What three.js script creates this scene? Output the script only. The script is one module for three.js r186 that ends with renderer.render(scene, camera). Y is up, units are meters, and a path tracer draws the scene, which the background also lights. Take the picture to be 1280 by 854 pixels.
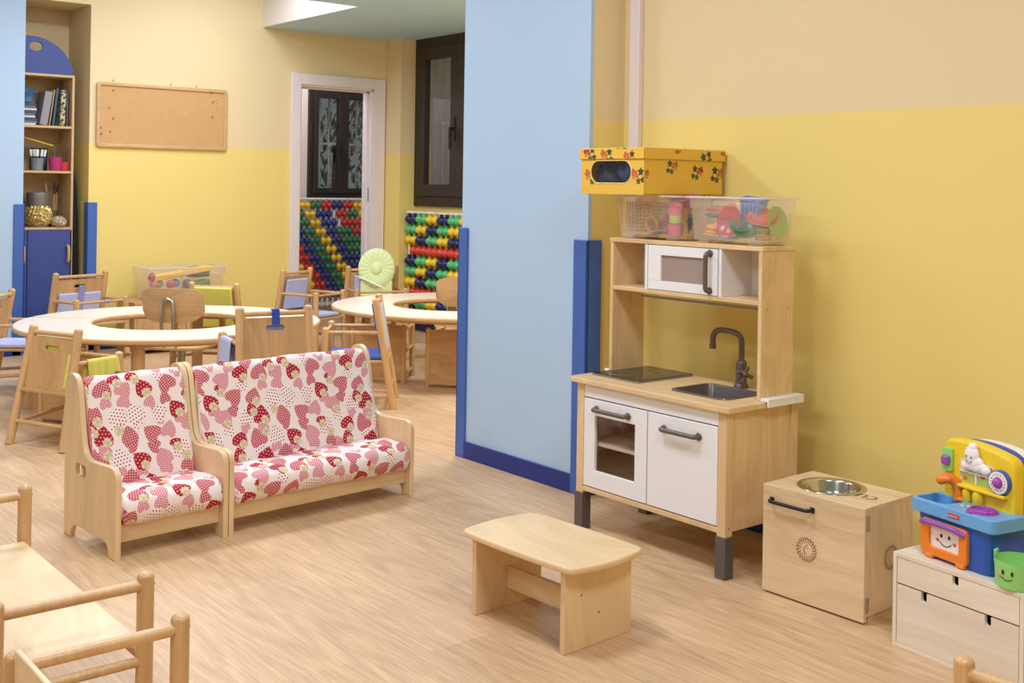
import * as THREE from 'three';
import { RoundedBoxGeometry } from 'three/addons/geometries/RoundedBoxGeometry.js';
import { RectAreaLightUniformsLib } from 'three/addons/lights/RectAreaLightUniformsLib.js';
import { mergeGeometries, mergeVertices, toCreasedNormals } from 'three/addons/utils/BufferGeometryUtils.js';

// ---------------------------------------------------------------- camera, sky, lights, exposure
const scene = new THREE.Scene();
const renderer = new THREE.WebGLRenderer({ antialias: true });
renderer.toneMapping = THREE.LinearToneMapping;
renderer.toneMappingExposure = 1.5;
renderer.shadowMap.enabled = true;
RectAreaLightUniformsLib.init();

const camera = new THREE.PerspectiveCamera(2 * Math.atan(427 / 1426) * 180 / Math.PI, 1280 / 854, 0.05, 60);
{
  const yaw = 39 * Math.PI / 180, roll = 0.0155;
  const F = new THREE.Vector3(-Math.cos(yaw), 0, -Math.sin(yaw));
  const R0 = new THREE.Vector3(Math.sin(yaw), 0, -Math.cos(yaw)), U0 = new THREE.Vector3(0, 1, 0);
  const R = R0.clone().multiplyScalar(Math.cos(roll)).addScaledVector(U0, Math.sin(roll));
  const U = U0.clone().multiplyScalar(Math.cos(roll)).addScaledVector(R0, -Math.sin(roll));
  camera.quaternion.setFromRotationMatrix(new THREE.Matrix4().makeBasis(R, U, F.clone().negate()));
  camera.position.set(0, 1.27, 0);
  camera.setViewOffset(1280, 854, 0, 193.5, 1280, 854);
}
scene.add(camera);
scene.background = new THREE.Color(0.065, 0.08, 0.082);

const CEIL = 3.0, LAMP = new THREE.Color(0.83, 0.88, 1.0);
// ceiling panels of the room: [x, z, width, depth, radiance]
const PANELS = [
  [-7.6, -3.7, 0.6, 0.6, 9], [-6.9, -2.6, 0.6, 0.6, 23], [-5.2, -1.5, 0.6, 0.6, 24], [-2.75, -1.6, 0.6, 0.6, 21], [-0.3, -1.4, 0.6, 0.6, 29],
  [-5.0, 0.9, 0.6, 0.6, 19], [-1.5, 0.9, 0.6, 0.6, 25],
];
const SOFFIT_PANELS = [[-5.3, -4.2, 0.6, 0.6, 27]];

// ---------------------------------------------------------------- helpers
let SEED = 12345;
function rnd() { SEED = (SEED * 1664525 + 1013904223) >>> 0; return SEED / 4294967296; }
const rr = (a, b) => a + (b - a) * rnd();
const used = new Map();
function numbered(name) { const n = used.get(name) || 0; used.set(name, n + 1); return n ? name + '_' + String(n).padStart(3, '0') : name; }
const V = (x, y, z) => new THREE.Vector3(x, y, z);
function srgb(r, g, b) { return new THREE.Color().setRGB(r / 255, g / 255, b / 255, THREE.SRGBColorSpace); }

let uvCount = 0;
function uvMetric(geo, grain = 'y', vary = true) {          // uv in metres, u along the grain
  let g = geo.index ? geo.toNonIndexed() : geo;
  const p = g.attributes.position, n = p.count, uv = new Float32Array(n * 2);
  uvCount++;
  const ox = vary ? (uvCount * 0.377) % 1 : 0, oy = vary ? (uvCount * 0.613) % 1 : 0;
  const a = V(), b = V(), c = V(), e = V(), f = V();
  for (let i = 0; i < n; i += 3) {
    a.fromBufferAttribute(p, i); b.fromBufferAttribute(p, i + 1); c.fromBufferAttribute(p, i + 2);
    e.subVectors(b, a); f.subVectors(c, a); e.cross(f);
    const ax = Math.abs(e.x), ay = Math.abs(e.y), az = Math.abs(e.z);
    const d = ax >= ay && ax >= az ? 'x' : ay >= az ? 'y' : 'z';
    let u = grain, v;
    if (d === grain) { u = grain === 'x' ? 'y' : grain === 'y' ? 'x' : 'x'; v = ['x', 'y', 'z'].find(k => k !== d && k !== u); }
    else v = ['x', 'y', 'z'].find(k => k !== d && k !== grain);
    [a, b, c].forEach((q, k) => { uv[(i + k) * 2] = q[u] + ox; uv[(i + k) * 2 + 1] = q[v] + oy; });
  }
  g.setAttribute('uv', new THREE.BufferAttribute(uv, 2));
  return g;
}
function prep(geo) {
  let g = geo.index ? geo.toNonIndexed() : geo;
  for (const k of Object.keys(g.attributes)) if (!['position', 'normal', 'uv'].includes(k)) g.deleteAttribute(k);
  if (!g.attributes.uv) g.setAttribute('uv', new THREE.BufferAttribute(new Float32Array(g.attributes.position.count * 2), 2));
  if (!g.attributes.normal) g.computeVertexNormals();
  return g;
}
// obj: one named Mesh out of one or several geometries
function obj(name, geos, m, parent = scene, grain) {
  const list = (Array.isArray(geos) ? geos : [geos]).map(prep);
  let g = list.length > 1 ? mergeGeometries(list) : list[0];
  if (m.userData.metric) g = uvMetric(g, grain || 'y');
  const o = new THREE.Mesh(g, m);
  o.name = parent === scene ? numbered(name) : name;
  o.castShadow = o.receiveShadow = true;
  parent.add(o);
  return o;
}
function thing(name, label, category, [x, y, z] = [0, 0, 0], turn = 0, group) {
  const o = new THREE.Group(); o.name = numbered(name); scene.add(o);
  o.position.set(x, y, z); o.rotation.y = turn; o.userData = { label, category };
  if (group) o.userData.group = group;
  return o;
}
function tag(o, label, category, group) { o.userData.label = label; o.userData.category = category; if (group) o.userData.group = group; return o; }
function struct(o, label, category) { o.userData.kind = 'structure'; if (label) o.userData.label = label; if (category) o.userData.category = category; return o; }
function sgroup(name, label, category) { const o = new THREE.Group(); o.name = name; scene.add(o); return struct(o, label, category); }

// geometry makers ------------------------------------------------
function bx(x0, x1, y0, y1, z0, z1) { return new THREE.BoxGeometry(x1 - x0, y1 - y0, z1 - z0).translate((x0 + x1) / 2, (y0 + y1) / 2, (z0 + z1) / 2); }
function rb(x0, x1, y0, y1, z0, z1, r = 0.003, s = 1) {
  const w = x1 - x0, h = y1 - y0, d = z1 - z0;
  return new RoundedBoxGeometry(w, h, d, s, Math.min(r, w / 2.01, h / 2.01, d / 2.01)).translate((x0 + x1) / 2, (y0 + y1) / 2, (z0 + z1) / 2);
}
function rod(p, q, r, seg = 12, round = 0.3, r2 = r) {      // a dowel with softened ends
  const L = p.distanceTo(q), e = r * round, e2 = r2 * round;
  const pts = [[0, 0], [r - e, 0], [r - e * 0.3, e * 0.3], [r, e], [r2, L - e2], [r2 - e2 * 0.3, L - e2 * 0.3], [r2 - e2, L], [0, L]].map(a => new THREE.Vector2(a[0], a[1]));
  const g = new THREE.LatheGeometry(pts, seg);
  const m = new THREE.Matrix4().makeRotationFromQuaternion(new THREE.Quaternion().setFromUnitVectors(V(0, 1, 0), q.clone().sub(p).normalize()));
  m.setPosition(p);
  return g.applyMatrix4(m);
}
function domeRod(p, q, r, seg = 14) {                        // a post with a domed top
  const L = p.distanceTo(q), pts = [new THREE.Vector2(0, 0), new THREE.Vector2(r * 0.9, 0), new THREE.Vector2(r, r * 0.12), new THREE.Vector2(r, L - r * 0.7)];
  for (let k = 1; k <= 5; k++) { const a = k / 5 * Math.PI / 2; pts.push(new THREE.Vector2(Math.max(0, r * Math.cos(a)), L - r * 0.7 + r * 0.7 * Math.sin(a))); }
  const g = new THREE.LatheGeometry(pts, seg);
  const m = new THREE.Matrix4().makeRotationFromQuaternion(new THREE.Quaternion().setFromUnitVectors(V(0, 1, 0), q.clone().sub(p).normalize()));
  m.setPosition(p);
  return g.applyMatrix4(m);
}
function tube(pts, r, n = 24, seg = 8, closed = false, tension = 0.5) {
  return new THREE.TubeGeometry(new THREE.CatmullRomCurve3(pts, closed, 'catmullrom', tension), n, r, seg, closed);
}
function lathe(pts, seg = 24) { return new THREE.LatheGeometry(pts.map(a => new THREE.Vector2(a[0], a[1])), seg); }
function rrShape(w, h, r, cx = 0, cy = 0) {
  const s = new THREE.Shape(), x0 = cx - w / 2, x1 = cx + w / 2, y0 = cy - h / 2, y1 = cy + h / 2;
  s.moveTo(x0 + r, y0); s.lineTo(x1 - r, y0); s.absarc(x1 - r, y0 + r, r, -Math.PI / 2, 0); s.lineTo(x1, y1 - r); s.absarc(x1 - r, y1 - r, r, 0, Math.PI / 2);
  s.lineTo(x0 + r, y1); s.absarc(x0 + r, y1 - r, r, Math.PI / 2, Math.PI); s.lineTo(x0, y0 + r); s.absarc(x0 + r, y0 + r, r, Math.PI, Math.PI * 1.5);
  return s;
}
function rrHole(w, h, r, cx = 0, cy = 0) {
  const pts = rrShape(w, h, r, cx, cy).getPoints(6).reverse(), out = [];
  for (const q of pts) if (!out.length || out[out.length - 1].distanceTo(q) > 1e-5) out.push(q);
  if (out[0].distanceTo(out[out.length - 1]) < 1e-5) out.pop();
  return new THREE.Path(out);
}
// plate: a shape in xy with thickness t along z (0 .. t), softened edge b
function plate(shape, t, b = 0.002, cs = 8) {
  return new THREE.ExtrudeGeometry(shape, { depth: t - 2 * b, bevelEnabled: b > 0, bevelSize: b, bevelOffset: -b, bevelThickness: b, bevelSegments: 2, curveSegments: cs }).translate(0, 0, b);
}
function flat(g) { return g.rotateX(-Math.PI / 2); }          // xy plate -> lying, x stays, y -> -z, thickness up
function rrRing(w, d, r, y, n = 5) {                           // rounded rectangle ring at height y
  const pts = []; r = Math.min(r, w / 2, d / 2);
  for (const [sx, sz, a0] of [[1, 1, 0], [-1, 1, 1], [-1, -1, 2], [1, -1, 3]])
    for (let k = 0; k <= n; k++) { const a = (a0 + k / n) * Math.PI / 2; pts.push(V(sx * (w / 2 - r) + r * Math.cos(a), y, sz * (d / 2 - r) + r * Math.sin(a))); }
  return pts;
}
function loft(rings, { start = true, end = true, closed = true, crease = 0.7 } = {}) {
  const n = rings[0].length, pos = [], uv = [], idx = [];
  let vv = 0;
  rings.forEach((ring, i) => {
    if (i) vv += ring[0].distanceTo(rings[i - 1][0]);
    let uu = 0;
    for (let k = 0; k <= (closed ? n : n - 1); k++) { const q = ring[k % n]; if (k) uu += q.distanceTo(ring[(k - 1) % n]); pos.push(q.x, q.y, q.z); uv.push(uu, vv); }
  });
  const m = closed ? n + 1 : n;
  for (let i = 0; i < rings.length - 1; i++) for (let k = 0; k < m - 1; k++) { const a = i * m + k, b = a + 1, c = a + m, d = c + 1; idx.push(a, c, b, b, c, d); }
  const cap = (ring, flip) => {
    const c = ring.reduce((s, q) => s.add(q), V(0, 0, 0)).multiplyScalar(1 / ring.length), o = pos.length / 3;
    pos.push(c.x, c.y, c.z); uv.push(c.x, c.z);
    ring.forEach(q => { pos.push(q.x, q.y, q.z); uv.push(q.x, q.z); });
    for (let k = 0; k < ring.length; k++) { const a = o + 1 + k, b = o + 1 + (k + 1) % ring.length; flip ? idx.push(o, b, a) : idx.push(o, a, b); }
  };
  if (start) cap(rings[0], false);
  if (end) cap(rings[rings.length - 1], true);
  let g = new THREE.BufferGeometry();
  g.setAttribute('position', new THREE.Float32BufferAttribute(pos, 3)); g.setAttribute('uv', new THREE.Float32BufferAttribute(uv, 2)); g.setIndex(idx);
  return toCreasedNormals(g, crease);
}
function ell(rx, ry, rz, x = 0, y = 0, z = 0, s = 16) { return new THREE.SphereGeometry(1, s, Math.max(8, s * 0.6 | 0)).scale(rx, ry, rz).translate(x, y, z); }
function cyl(r0, r1, h, x = 0, y = 0, z = 0, s = 20) { return new THREE.CylinderGeometry(r1, r0, h, s).translate(x, y + h / 2, z); }

// ---------------------------------------------------------------- textures
function hash(x, y, s) { let h = (x * 374761393 + y * 668265263 + s * 974711) | 0; h = Math.imul(h ^ (h >>> 13), 1274126177); h ^= h >>> 16; return (h >>> 0) / 4294967296; }
function pnoise(x, y, px, py, s) {                           // periodic value noise, -1..1
  const xi = Math.floor(x), yi = Math.floor(y), fx = x - xi, fy = y - yi, u = fx * fx * (3 - 2 * fx), v = fy * fy * (3 - 2 * fy);
  const w = (a, b) => hash(((a % px) + px) % px, ((b % py) + py) % py, s);
  return ((w(xi, yi) * (1 - u) + w(xi + 1, yi) * u) * (1 - v) + (w(xi, yi + 1) * (1 - u) + w(xi + 1, yi + 1) * u) * v) * 2 - 1;
}
function dataTex(W, H, fn, repU, repV, srgbSpace = true) {
  const d = new Uint8Array(W * H * 4);
  for (let j = 0; j < H; j++) for (let i = 0; i < W; i++) { const c = fn(i / W, j / H), o = (j * W + i) * 4; for (let k = 0; k < 3; k++) d[o + k] = Math.max(0, Math.min(255, c[k])); d[o + 3] = 255; }
  const t = new THREE.DataTexture(d, W, H); t.wrapS = t.wrapT = THREE.RepeatWrapping; t.magFilter = THREE.LinearFilter; t.minFilter = THREE.LinearMipmapLinearFilter; t.generateMipmaps = true;
  if (srgbSpace) t.colorSpace = THREE.SRGBColorSpace;
  t.repeat.set(repU, repV); t.needsUpdate = true;
  return t;
}
function woodTex(base, amt, seed, rings = 5, fine = 1) {     // one metre by half a metre
  return dataTex(512, 512, (u, v) => {
    const w = pnoise(u * 3, v * 3, 3, 3, seed) * 0.55 + pnoise(u * 6, v * 8, 6, 8, seed + 1) * 0.12;
    const ring = Math.sin(2 * Math.PI * (v * rings + w * 1.6)) * 0.5 + Math.sin(2 * Math.PI * (v * rings * 3 + w * 4)) * 0.3;
    const st = pnoise(u * 6, v * 150, 6, 150, seed + 2) * 0.7 + pnoise(u * 14, v * 256, 14, 256, seed + 3) * 0.5;
    const cl = pnoise(u * 4, v * 4, 4, 4, seed + 4);
    const k = 1 + amt * (ring * 0.55 + st * 0.5 * fine + cl * 0.5);
    return [base[0] * k, base[1] * (k - (1 - k) * 0.15), base[2] * (k - (1 - k) * 0.35)];
  }, 1, 2);
}
function woodMat(base, amt, seed, rings, rough = 0.42, fine = 1) {
  const m = new THREE.MeshPhysicalMaterial({ map: woodTex(base, amt, seed, rings, fine), roughness: rough, clearcoat: 0.15, clearcoatRoughness: 0.35 });
  m.userData.metric = true;
  return m;
}
function floorTex() {
  const rows = 8, W = 2048, H = 1024;                        // 3.6 m by 1.6 m, boards 0.2 m wide
  return dataTex(W, H, (u, v) => {
    const row = Math.floor(v * rows), off = hash(row, 3, 7), uu = (u + off) % 1, half = Math.floor(uu * 2), id = row * 2 + half;
    const lu = (uu * 2 - half) * 1.8, lv = (v * rows - row) * 0.2;
    const tone = (hash(id, 1, 11) - 0.5) * 0.07, cx = 0.3 + hash(id, 2, 5) * 1.2, cv = 0.04 + hash(id, 4, 9) * 0.12;
    const warp = pnoise(u * 16, v * 40, 16, 40, 21) * 0.22 + pnoise(u * 60, v * 160, 60, 160, 22) * 0.1;
    const dv = (lv - cv) / 0.05, fld = dv * dv * 0.55 + Math.abs(lu - cx) * 3.2 + warp * 1.5;
    const cath = Math.sin(fld * 5.2) * Math.exp(-dv * dv * 0.16);
    const st = pnoise(u * 26, v * 330, 26, 330, 23) * 0.6 + pnoise(u * 60, v * 512, 60, 512, 24) * 0.6;
    const cl = pnoise(u * 9, v * 12, 9, 12, 25);
    const k = 1 + tone + 0.032 * cath + 0.075 * st + 0.02 * cl;
    return [206 * k, 170 * (k - (1 - k) * 0.12), 130 * (k - (1 - k) * 0.25)];
  }, 1 / 3.6, 1 / 1.6);
}
function canvasTex(w, h, draw, repU = 1, repV = 1) {
  const c = document.createElement('canvas'); c.width = w; c.height = h; draw(c.getContext('2d'), w, h);
  const t = new THREE.CanvasTexture(c); t.colorSpace = THREE.SRGBColorSpace; t.wrapS = t.wrapT = THREE.RepeatWrapping; t.repeat.set(repU, repV); t.anisotropy = 4;
  return t;
}
function heartPath(c, s) { c.beginPath(); c.moveTo(0, s * 0.72); c.bezierCurveTo(-s * 0.95, s * 0.05, -s * 0.62, -s * 0.8, 0, -s * 0.36); c.bezierCurveTo(s * 0.62, -s * 0.8, s * 0.95, s * 0.05, 0, s * 0.72); c.closePath(); }
const heartsTex = canvasTex(1024, 1024, (c, W) => {          // half a metre of cotton print
  c.fillStyle = '#f4e6df'; c.fillRect(0, 0, W, W);
  const list = [], N = 6, cell = W / N, red = '#b0142a';
  for (let j = 0; j < N; j++) for (let i = 0; i < N; i++) {
    list.push([(i + 0.5 + (j % 2) * 0.5 + (rnd() - 0.5) * 0.3) * cell, (j + 0.5 + (rnd() - 0.5) * 0.3) * cell, (i + j * 2 + (rnd() < 0.3 ? 1 : 0)) % 4, (rnd() - 0.5) * 2.2, cell * (0.6 + rnd() * 0.16)]);
    list.push([(i + (j % 2) * 0.5 + (rnd() - 0.5) * 0.3) * cell, (j + 1 + (rnd() - 0.5) * 0.3) * cell, [2, 1, 3, 2, 0][(i * 3 + j) % 5], (rnd() - 0.5) * 2.6, cell * (0.4 + rnd() * 0.12)]);
  }
  const paint = (x, y, kind, rot, s) => {
    c.save(); c.translate(x, y); c.rotate(rot); heartPath(c, s); c.clip();
    const dots = (g, r, col) => { c.fillStyle = col; let row = 0; for (let b = -s; b < s; b += g) { row++; for (let a = -s; a < s; a += g) { c.beginPath(); c.arc(a + (row & 1) * g / 2, b, r, 0, 7); c.fill(); } } };
    const check = (g, w2, col) => { c.fillStyle = col; for (let a = -s; a < s; a += g) { c.fillRect(a, -s, w2, 2 * s); c.fillRect(-s, a, 2 * s, w2); } };
    if (kind === 0) { c.fillStyle = red; c.fillRect(-s, -s, 2 * s, 2 * s); dots(26, 5, '#f0d5cf'); }
    else if (kind === 1) { c.fillStyle = '#b21c33'; c.fillRect(-s, -s, 2 * s, 2 * s); check(18, 6.5, 'rgba(246,226,220,0.6)'); }
    else if (kind === 2) { c.fillStyle = '#c9566a'; c.fillRect(-s, -s, 2 * s, 2 * s); check(16, 6.5, 'rgba(248,230,224,0.62)'); }
    else { c.fillStyle = '#f8efe9'; c.fillRect(-s, -s, 2 * s, 2 * s); dots(25, 6.2, '#b2243c'); }
    c.restore();
  };
  const wrap = f => { for (const dx of [-W, 0, W]) for (const dy of [-W, 0, W]) f(dx, dy); };
  for (const [x, y, k, r, s] of list) wrap((dx, dy) => paint(x + dx, y + dy, k, r, s));
  list.forEach(([x, y, k, r, s], i) => {                     // cream blossoms on the spotted hearts
    if (k !== 0 && i % 7) return;
    wrap((dx, dy) => {
      c.save(); c.translate(x + dx + s * 0.2, y + dy - s * 0.28); c.rotate(r * 2);
      for (let k2 = 0; k2 < 6; k2++) { c.fillStyle = k2 % 2 ? '#dcc69c' : '#e8d8b6'; c.beginPath(); c.arc(Math.cos(k2 * 1.047) * 22, Math.sin(k2 * 1.047) * 22, 15, 0, 7); c.fill(); c.strokeStyle = '#bfa678'; c.lineWidth = 2; c.stroke(); }
      c.fillStyle = '#b9bfa8'; c.beginPath(); c.arc(0, 0, 10, 0, 7); c.fill(); c.restore();
    });
  });
}, 2, 2);

// ---------------------------------------------------------------- materials
const std = (r, g, b, rough = 0.6, o = {}) => new THREE.MeshStandardMaterial({ color: srgb(r, g, b), roughness: rough, ...o });
const paintBump = dataTex(256, 256, (u, v) => { const k = 128 + 60 * pnoise(u * 64, v * 64, 64, 64, 3) + 50 * pnoise(u * 128, v * 128, 128, 128, 4); return [k, k, k]; }, 2.5, 2.5, false);
function paint(r, g, b, rough = 0.75) { const m = std(r, g, b, rough, { bumpMap: paintBump, bumpScale: 0.0002 }); m.userData.metric = true; return m; }
const M = {
  yellow: paint(240, 215, 128, 0.6), pale: paint(232, 210, 164, 0.7), blueWall: paint(180, 206, 232, 0.6), navy: std(28, 48, 128, 0.45), guard: std(66, 104, 178, 0.5),
  soffit: paint(188, 218, 238, 0.8), white: std(240, 238, 238, 0.45), whiteWall: paint(234, 222, 214, 0.7), trimWhite: std(233, 222, 222, 0.4),
  darkFrame: std(46, 38, 34, 0.35), black: std(22, 20, 20, 0.4), handle: std(112, 98, 90, 0.35, { metalness: 0.35 }), legGrey: std(92, 84, 80, 0.45),
  steel: new THREE.MeshStandardMaterial({ color: 0xcfd0d0, metalness: 1, roughness: 0.16 }), tubeSteel: new THREE.MeshStandardMaterial({ color: 0xb4b0aa, metalness: 0.9, roughness: 0.3 }),
  sinkGrey: std(112, 104, 100, 0.3, { metalness: 0.5 }),
  beech: woodMat([207, 165, 114], 0.07, 31, 6, 0.38), beechPanel: woodMat([199, 157, 107], 0.08, 41, 4, 0.4), birch: woodMat([231, 200, 154], 0.055, 51, 3, 0.4, 0.6), pine: woodMat([226, 196, 156], 0.07, 61, 4, 0.5),
  paleBirch: woodMat([236, 220, 198], 0.05, 71, 3, 0.5, 0.6), kitchenWood: woodMat([226, 193, 145], 0.07, 81, 3, 0.42), shelfWood: woodMat([206, 172, 124], 0.06, 91, 3, 0.5),
  edge: std(206, 166, 118, 0.5), tableTop: std(240, 226, 208, 0.3), cork: std(206, 158, 104, 0.9),
  glass: new THREE.MeshPhysicalMaterial({ color: 0xffffff, transmission: 1, roughness: 0.02, thickness: 0, ior: 1.5 }),
  smokeGlass: new THREE.MeshPhysicalMaterial({ color: srgb(250, 244, 238), transmission: 1, roughness: 0.05, thickness: 0, ior: 1.5 }),
  binPlastic: new THREE.MeshPhysicalMaterial({ color: srgb(250, 244, 238), transmission: 0.8, roughness: 0.13, thickness: 0, ior: 1.4 }),
  hearts: new THREE.MeshStandardMaterial({ map: heartsTex, roughness: 0.9 }),
  lav: std(186, 192, 226, 0.85), lavDeep: std(150, 152, 204, 0.85), royal: std(40, 76, 168, 0.8), cobalt: std(84, 112, 190, 0.8), lime: std(212, 206, 96, 0.8), paleGreen: std(226, 240, 178, 0.75),
};
M.hazePane = new THREE.MeshPhysicalMaterial({ color: srgb(206, 186, 174), transmission: 0.45, roughness: 0.35, thickness: 0, ior: 1.45 });
M.binRim = new THREE.MeshPhysicalMaterial({ color: srgb(250, 246, 242), transmission: 0.45, roughness: 0.3, thickness: 0, ior: 1.4 });
function plastic(r, g, b, rough = 0.35) { return std(r, g, b, rough); }

// ---------------------------------------------------------------- the room
const SPLIT = 1.55, WX = -8.6, WZ = -5.68, KZ = -3.4, CX0 = -4.32, CX1 = -3.45, CZ = -3.2;
{
  const m = new THREE.MeshPhysicalMaterial({ map: floorTex(), roughness: 0.42, clearcoat: 0.12, clearcoatRoughness: 0.4 });
  const g = uvMetric(bx(-10.2, 2.65, -0.1, 0, -6.5, 3.65), 'x', false);
  struct(obj('floor', g, m), 'light oak look vinyl floor', 'floor');
}
// a wall slab in two coats of paint: yellow below, pale above
function twoTone(parent, x0, x1, z0, z1, y0 = 0, y1 = CEIL) {
  if (y0 < SPLIT) obj('lower_paint', bx(x0, x1, y0, Math.min(y1, SPLIT), z0, z1), M.yellow, parent);
  if (y1 > SPLIT) obj('upper_paint', bx(x0, x1, Math.max(y0, SPLIT), y1, z0, z1), M.pale, parent);
}
{
  const w = sgroup('wall_right', 'yellow wall with pale upper half behind the play kitchen', 'wall');
  twoTone(w, CX1 - 0.3, 2.65, KZ - 0.15, KZ);
  const c = sgroup('wall_column', 'pale blue pillar face with yellow side', 'pillar');
  obj('blue_face', bx(CX0, CX1, 0, CEIL, CZ - 0.02, CZ), M.blueWall, c);
  twoTone(c, CX0, CX1, KZ - 0.15, CZ - 0.02);
  const side = sgroup('wall_side', 'side wall of the window bay hidden behind the pillar', 'wall');
  twoTone(side, CX0, CX0 + 0.15, WZ - 0.15, KZ - 0.15);
  const fr = sgroup('wall_front', 'yellow wall opposite the play kitchen', 'wall');
  twoTone(fr, -8.75, 2.65, 3.5, 3.65);
  const ne = sgroup('wall_near', 'yellow end wall behind the camera', 'wall');
  twoTone(ne, 2.5, 2.65, KZ, 3.5);
  const bl = sgroup('wall_left', 'light blue painted wall beside the alcove', 'wall');
  obj('blue_face', [bx(WX - 0.06, WX, 0, CEIL, -2.435, -2.05), bx(WX - 0.15, WX, 0, CEIL, -2.05, 3.5)], M.blueWall, bl);
  const bk = sgroup('wall_back', 'far wall in two tones of yellow with alcove and doorway', 'wall');
  twoTone(bk, WX - 0.15, WX, -4.65, -2.9);                           // cork board stretch
  twoTone(bk, WX - 0.15, WX, -5.38, -4.65, 2.11);                     // over the door
  twoTone(bk, WX - 0.15, WX, -5.83, -5.38);
  twoTone(bk, WX, -8.35, -5.83, -5.5);                                // corner pier
  twoTone(bk, WX - 0.5, WX, -2.9, -2.435, 2.58);                      // above the alcove
  twoTone(bk, -9.2, -9.1, -2.9, -2.05);                               // alcove back
  twoTone(bk, -9.2, WX - 0.15, -3.0, -2.9);                           // alcove right cheek
  twoTone(bk, -9.2, WX - 0.06, -2.05, -1.95);
  obj('alcove_top', bx(-9.2, WX - 0.06, 2.58, 2.7, -2.435, -2.05), M.pale, bk);
  const ww = sgroup('wall_window', 'yellow window wall of the bay', 'wall');
  twoTone(ww, -8.35, CX0 + 0.15, WZ - 0.15, WZ, 0, 1.09);
  twoTone(ww, -7.05, CX0 + 0.15, WZ - 0.15, WZ, 1.09);
  twoTone(ww, -8.35, -7.05, WZ - 0.15, WZ, 2.55);
}
{
  struct(obj('ceiling', bx(-9.2, 2.65, CEIL, CEIL + 0.12, -5.83, 3.65), M.soffit), 'main ceiling above the room', 'ceiling');
  const s = sgroup('ceiling_soffit', 'pale grey lowered ceiling with a panel seam over the window bay', 'ceiling');
  obj('panel', bx(WX, -7.102, 2.55, CEIL, WZ, -4.305), M.soffit, s);
  obj('fascia', bx(WX, -7.102, 2.552, CEIL, -4.305, -4.3), M.whiteWall, s);
  obj('panel', bx(-7.098, CX0, 2.55, CEIL, WZ, KZ + 0.1), M.soffit, s);
}
// small room behind the doorway
{
  const r = sgroup('wall_annex', 'white walls of the small room seen through the doorway', 'wall');
  const X0 = -9.75, X1 = -8.75;
  obj('wall_face', [bx(X0 - 0.15, X0, 0, 2.8, -5.36, -4.3), bx(X0 - 0.15, X0, 0, 1.13, -6.3, -5.36), bx(X0 - 0.15, X0, 2.2, 2.8, -6.3, -5.36), bx(X0 - 0.15, X0, 0, 2.8, -6.55, -6.3),
    bx(X0, X1, 0, 2.8, -6.55, -6.4), bx(X0, X1, 0, 2.8, -4.3, -4.15), bx(X1 - 0.02, X1, 0, 2.8, -6.4, -5.4), bx(X1 - 0.02, X1, 0, 2.8, -4.63, -4.3)], M.whiteWall, r);
  struct(obj('ceiling_annex', bx(X0 - 0.15, X1, 2.8, 2.9, -6.55, -4.15), M.white), 'white ceiling of the small room', 'ceiling');
}
// baseboards, corner guards, pipe cover
{
  const n = M.navy;
  struct(obj('baseboard_column', [rb(CX0, CX1 + 0.012, 0, 0.078, CZ, CZ + 0.012, 0.003), rb(CX1, CX1 + 0.012, 0, 0.078, KZ, CZ + 0.012, 0.003)], n), 'navy baseboard round the blue pillar', 'baseboard');
  struct(obj('baseboard_right', rb(CX1, 2.5, 0, 0.078, KZ, KZ + 0.012, 0.003), n), 'navy baseboard below the yellow kitchen wall', 'baseboard');
  struct(obj('baseboard_left', rb(WX, WX + 0.012, 0, 0.09, -2.435, 3.5, 0.003), n), 'navy baseboard below the light blue wall', 'baseboard');
  struct(obj('baseboard_back', rb(WX, WX + 0.012, 0, 0.078, -4.565, -2.9, 0.003), n), 'navy baseboard below the cork board wall', 'baseboard');
  struct(obj('baseboard_window', rb(-8.35, CX0, 0, 0.078, WZ, WZ + 0.012, 0.003), n), 'navy baseboard of the window bay', 'baseboard');
  const guard = (x0, x1, z0, z1, sx, sz, h, label) => tag(obj('corner_guard', [rb(x0, x1, 0, h, z0, z1, 0.005, 2), rb(sx[0], sx[1], 0, h, sz[0], sz[1], 0.005, 2)], M.guard), label, 'corner guard');
  guard(CX0 - 0.013, CX0 + 0.055, CZ, CZ + 0.013, [CX0 - 0.013, CX0], [CZ - 0.06, CZ + 0.013], 1.075, 'blue foam corner guard on the pillar edge beside the tables');
  guard(CX1 - 0.075, CX1 + 0.013, CZ, CZ + 0.013, [CX1, CX1 + 0.013], [CZ - 0.07, CZ + 0.013], 1.055, 'blue foam corner guard on the pillar edge beside the play kitchen');
  guard(WX, WX + 0.012, -2.447, -2.37, [WX - 0.05, WX + 0.012], [-2.447, -2.435], 1.09, 'blue foam corner guard on the light blue alcove edge');
  guard(WX, WX + 0.012, -2.965, -2.888, [WX - 0.06, WX + 0.012], [-2.9, -2.888], 1.105, 'blue foam corner guard on the yellow alcove edge');
  tag(obj('pipe_cover', rb(-3.40, -3.343, 0, CEIL, KZ, KZ + 0.03, 0.006, 2), M.trimWhite), 'white vertical pipe cover on the wall behind the yellow box', 'pipe cover');
}
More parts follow.
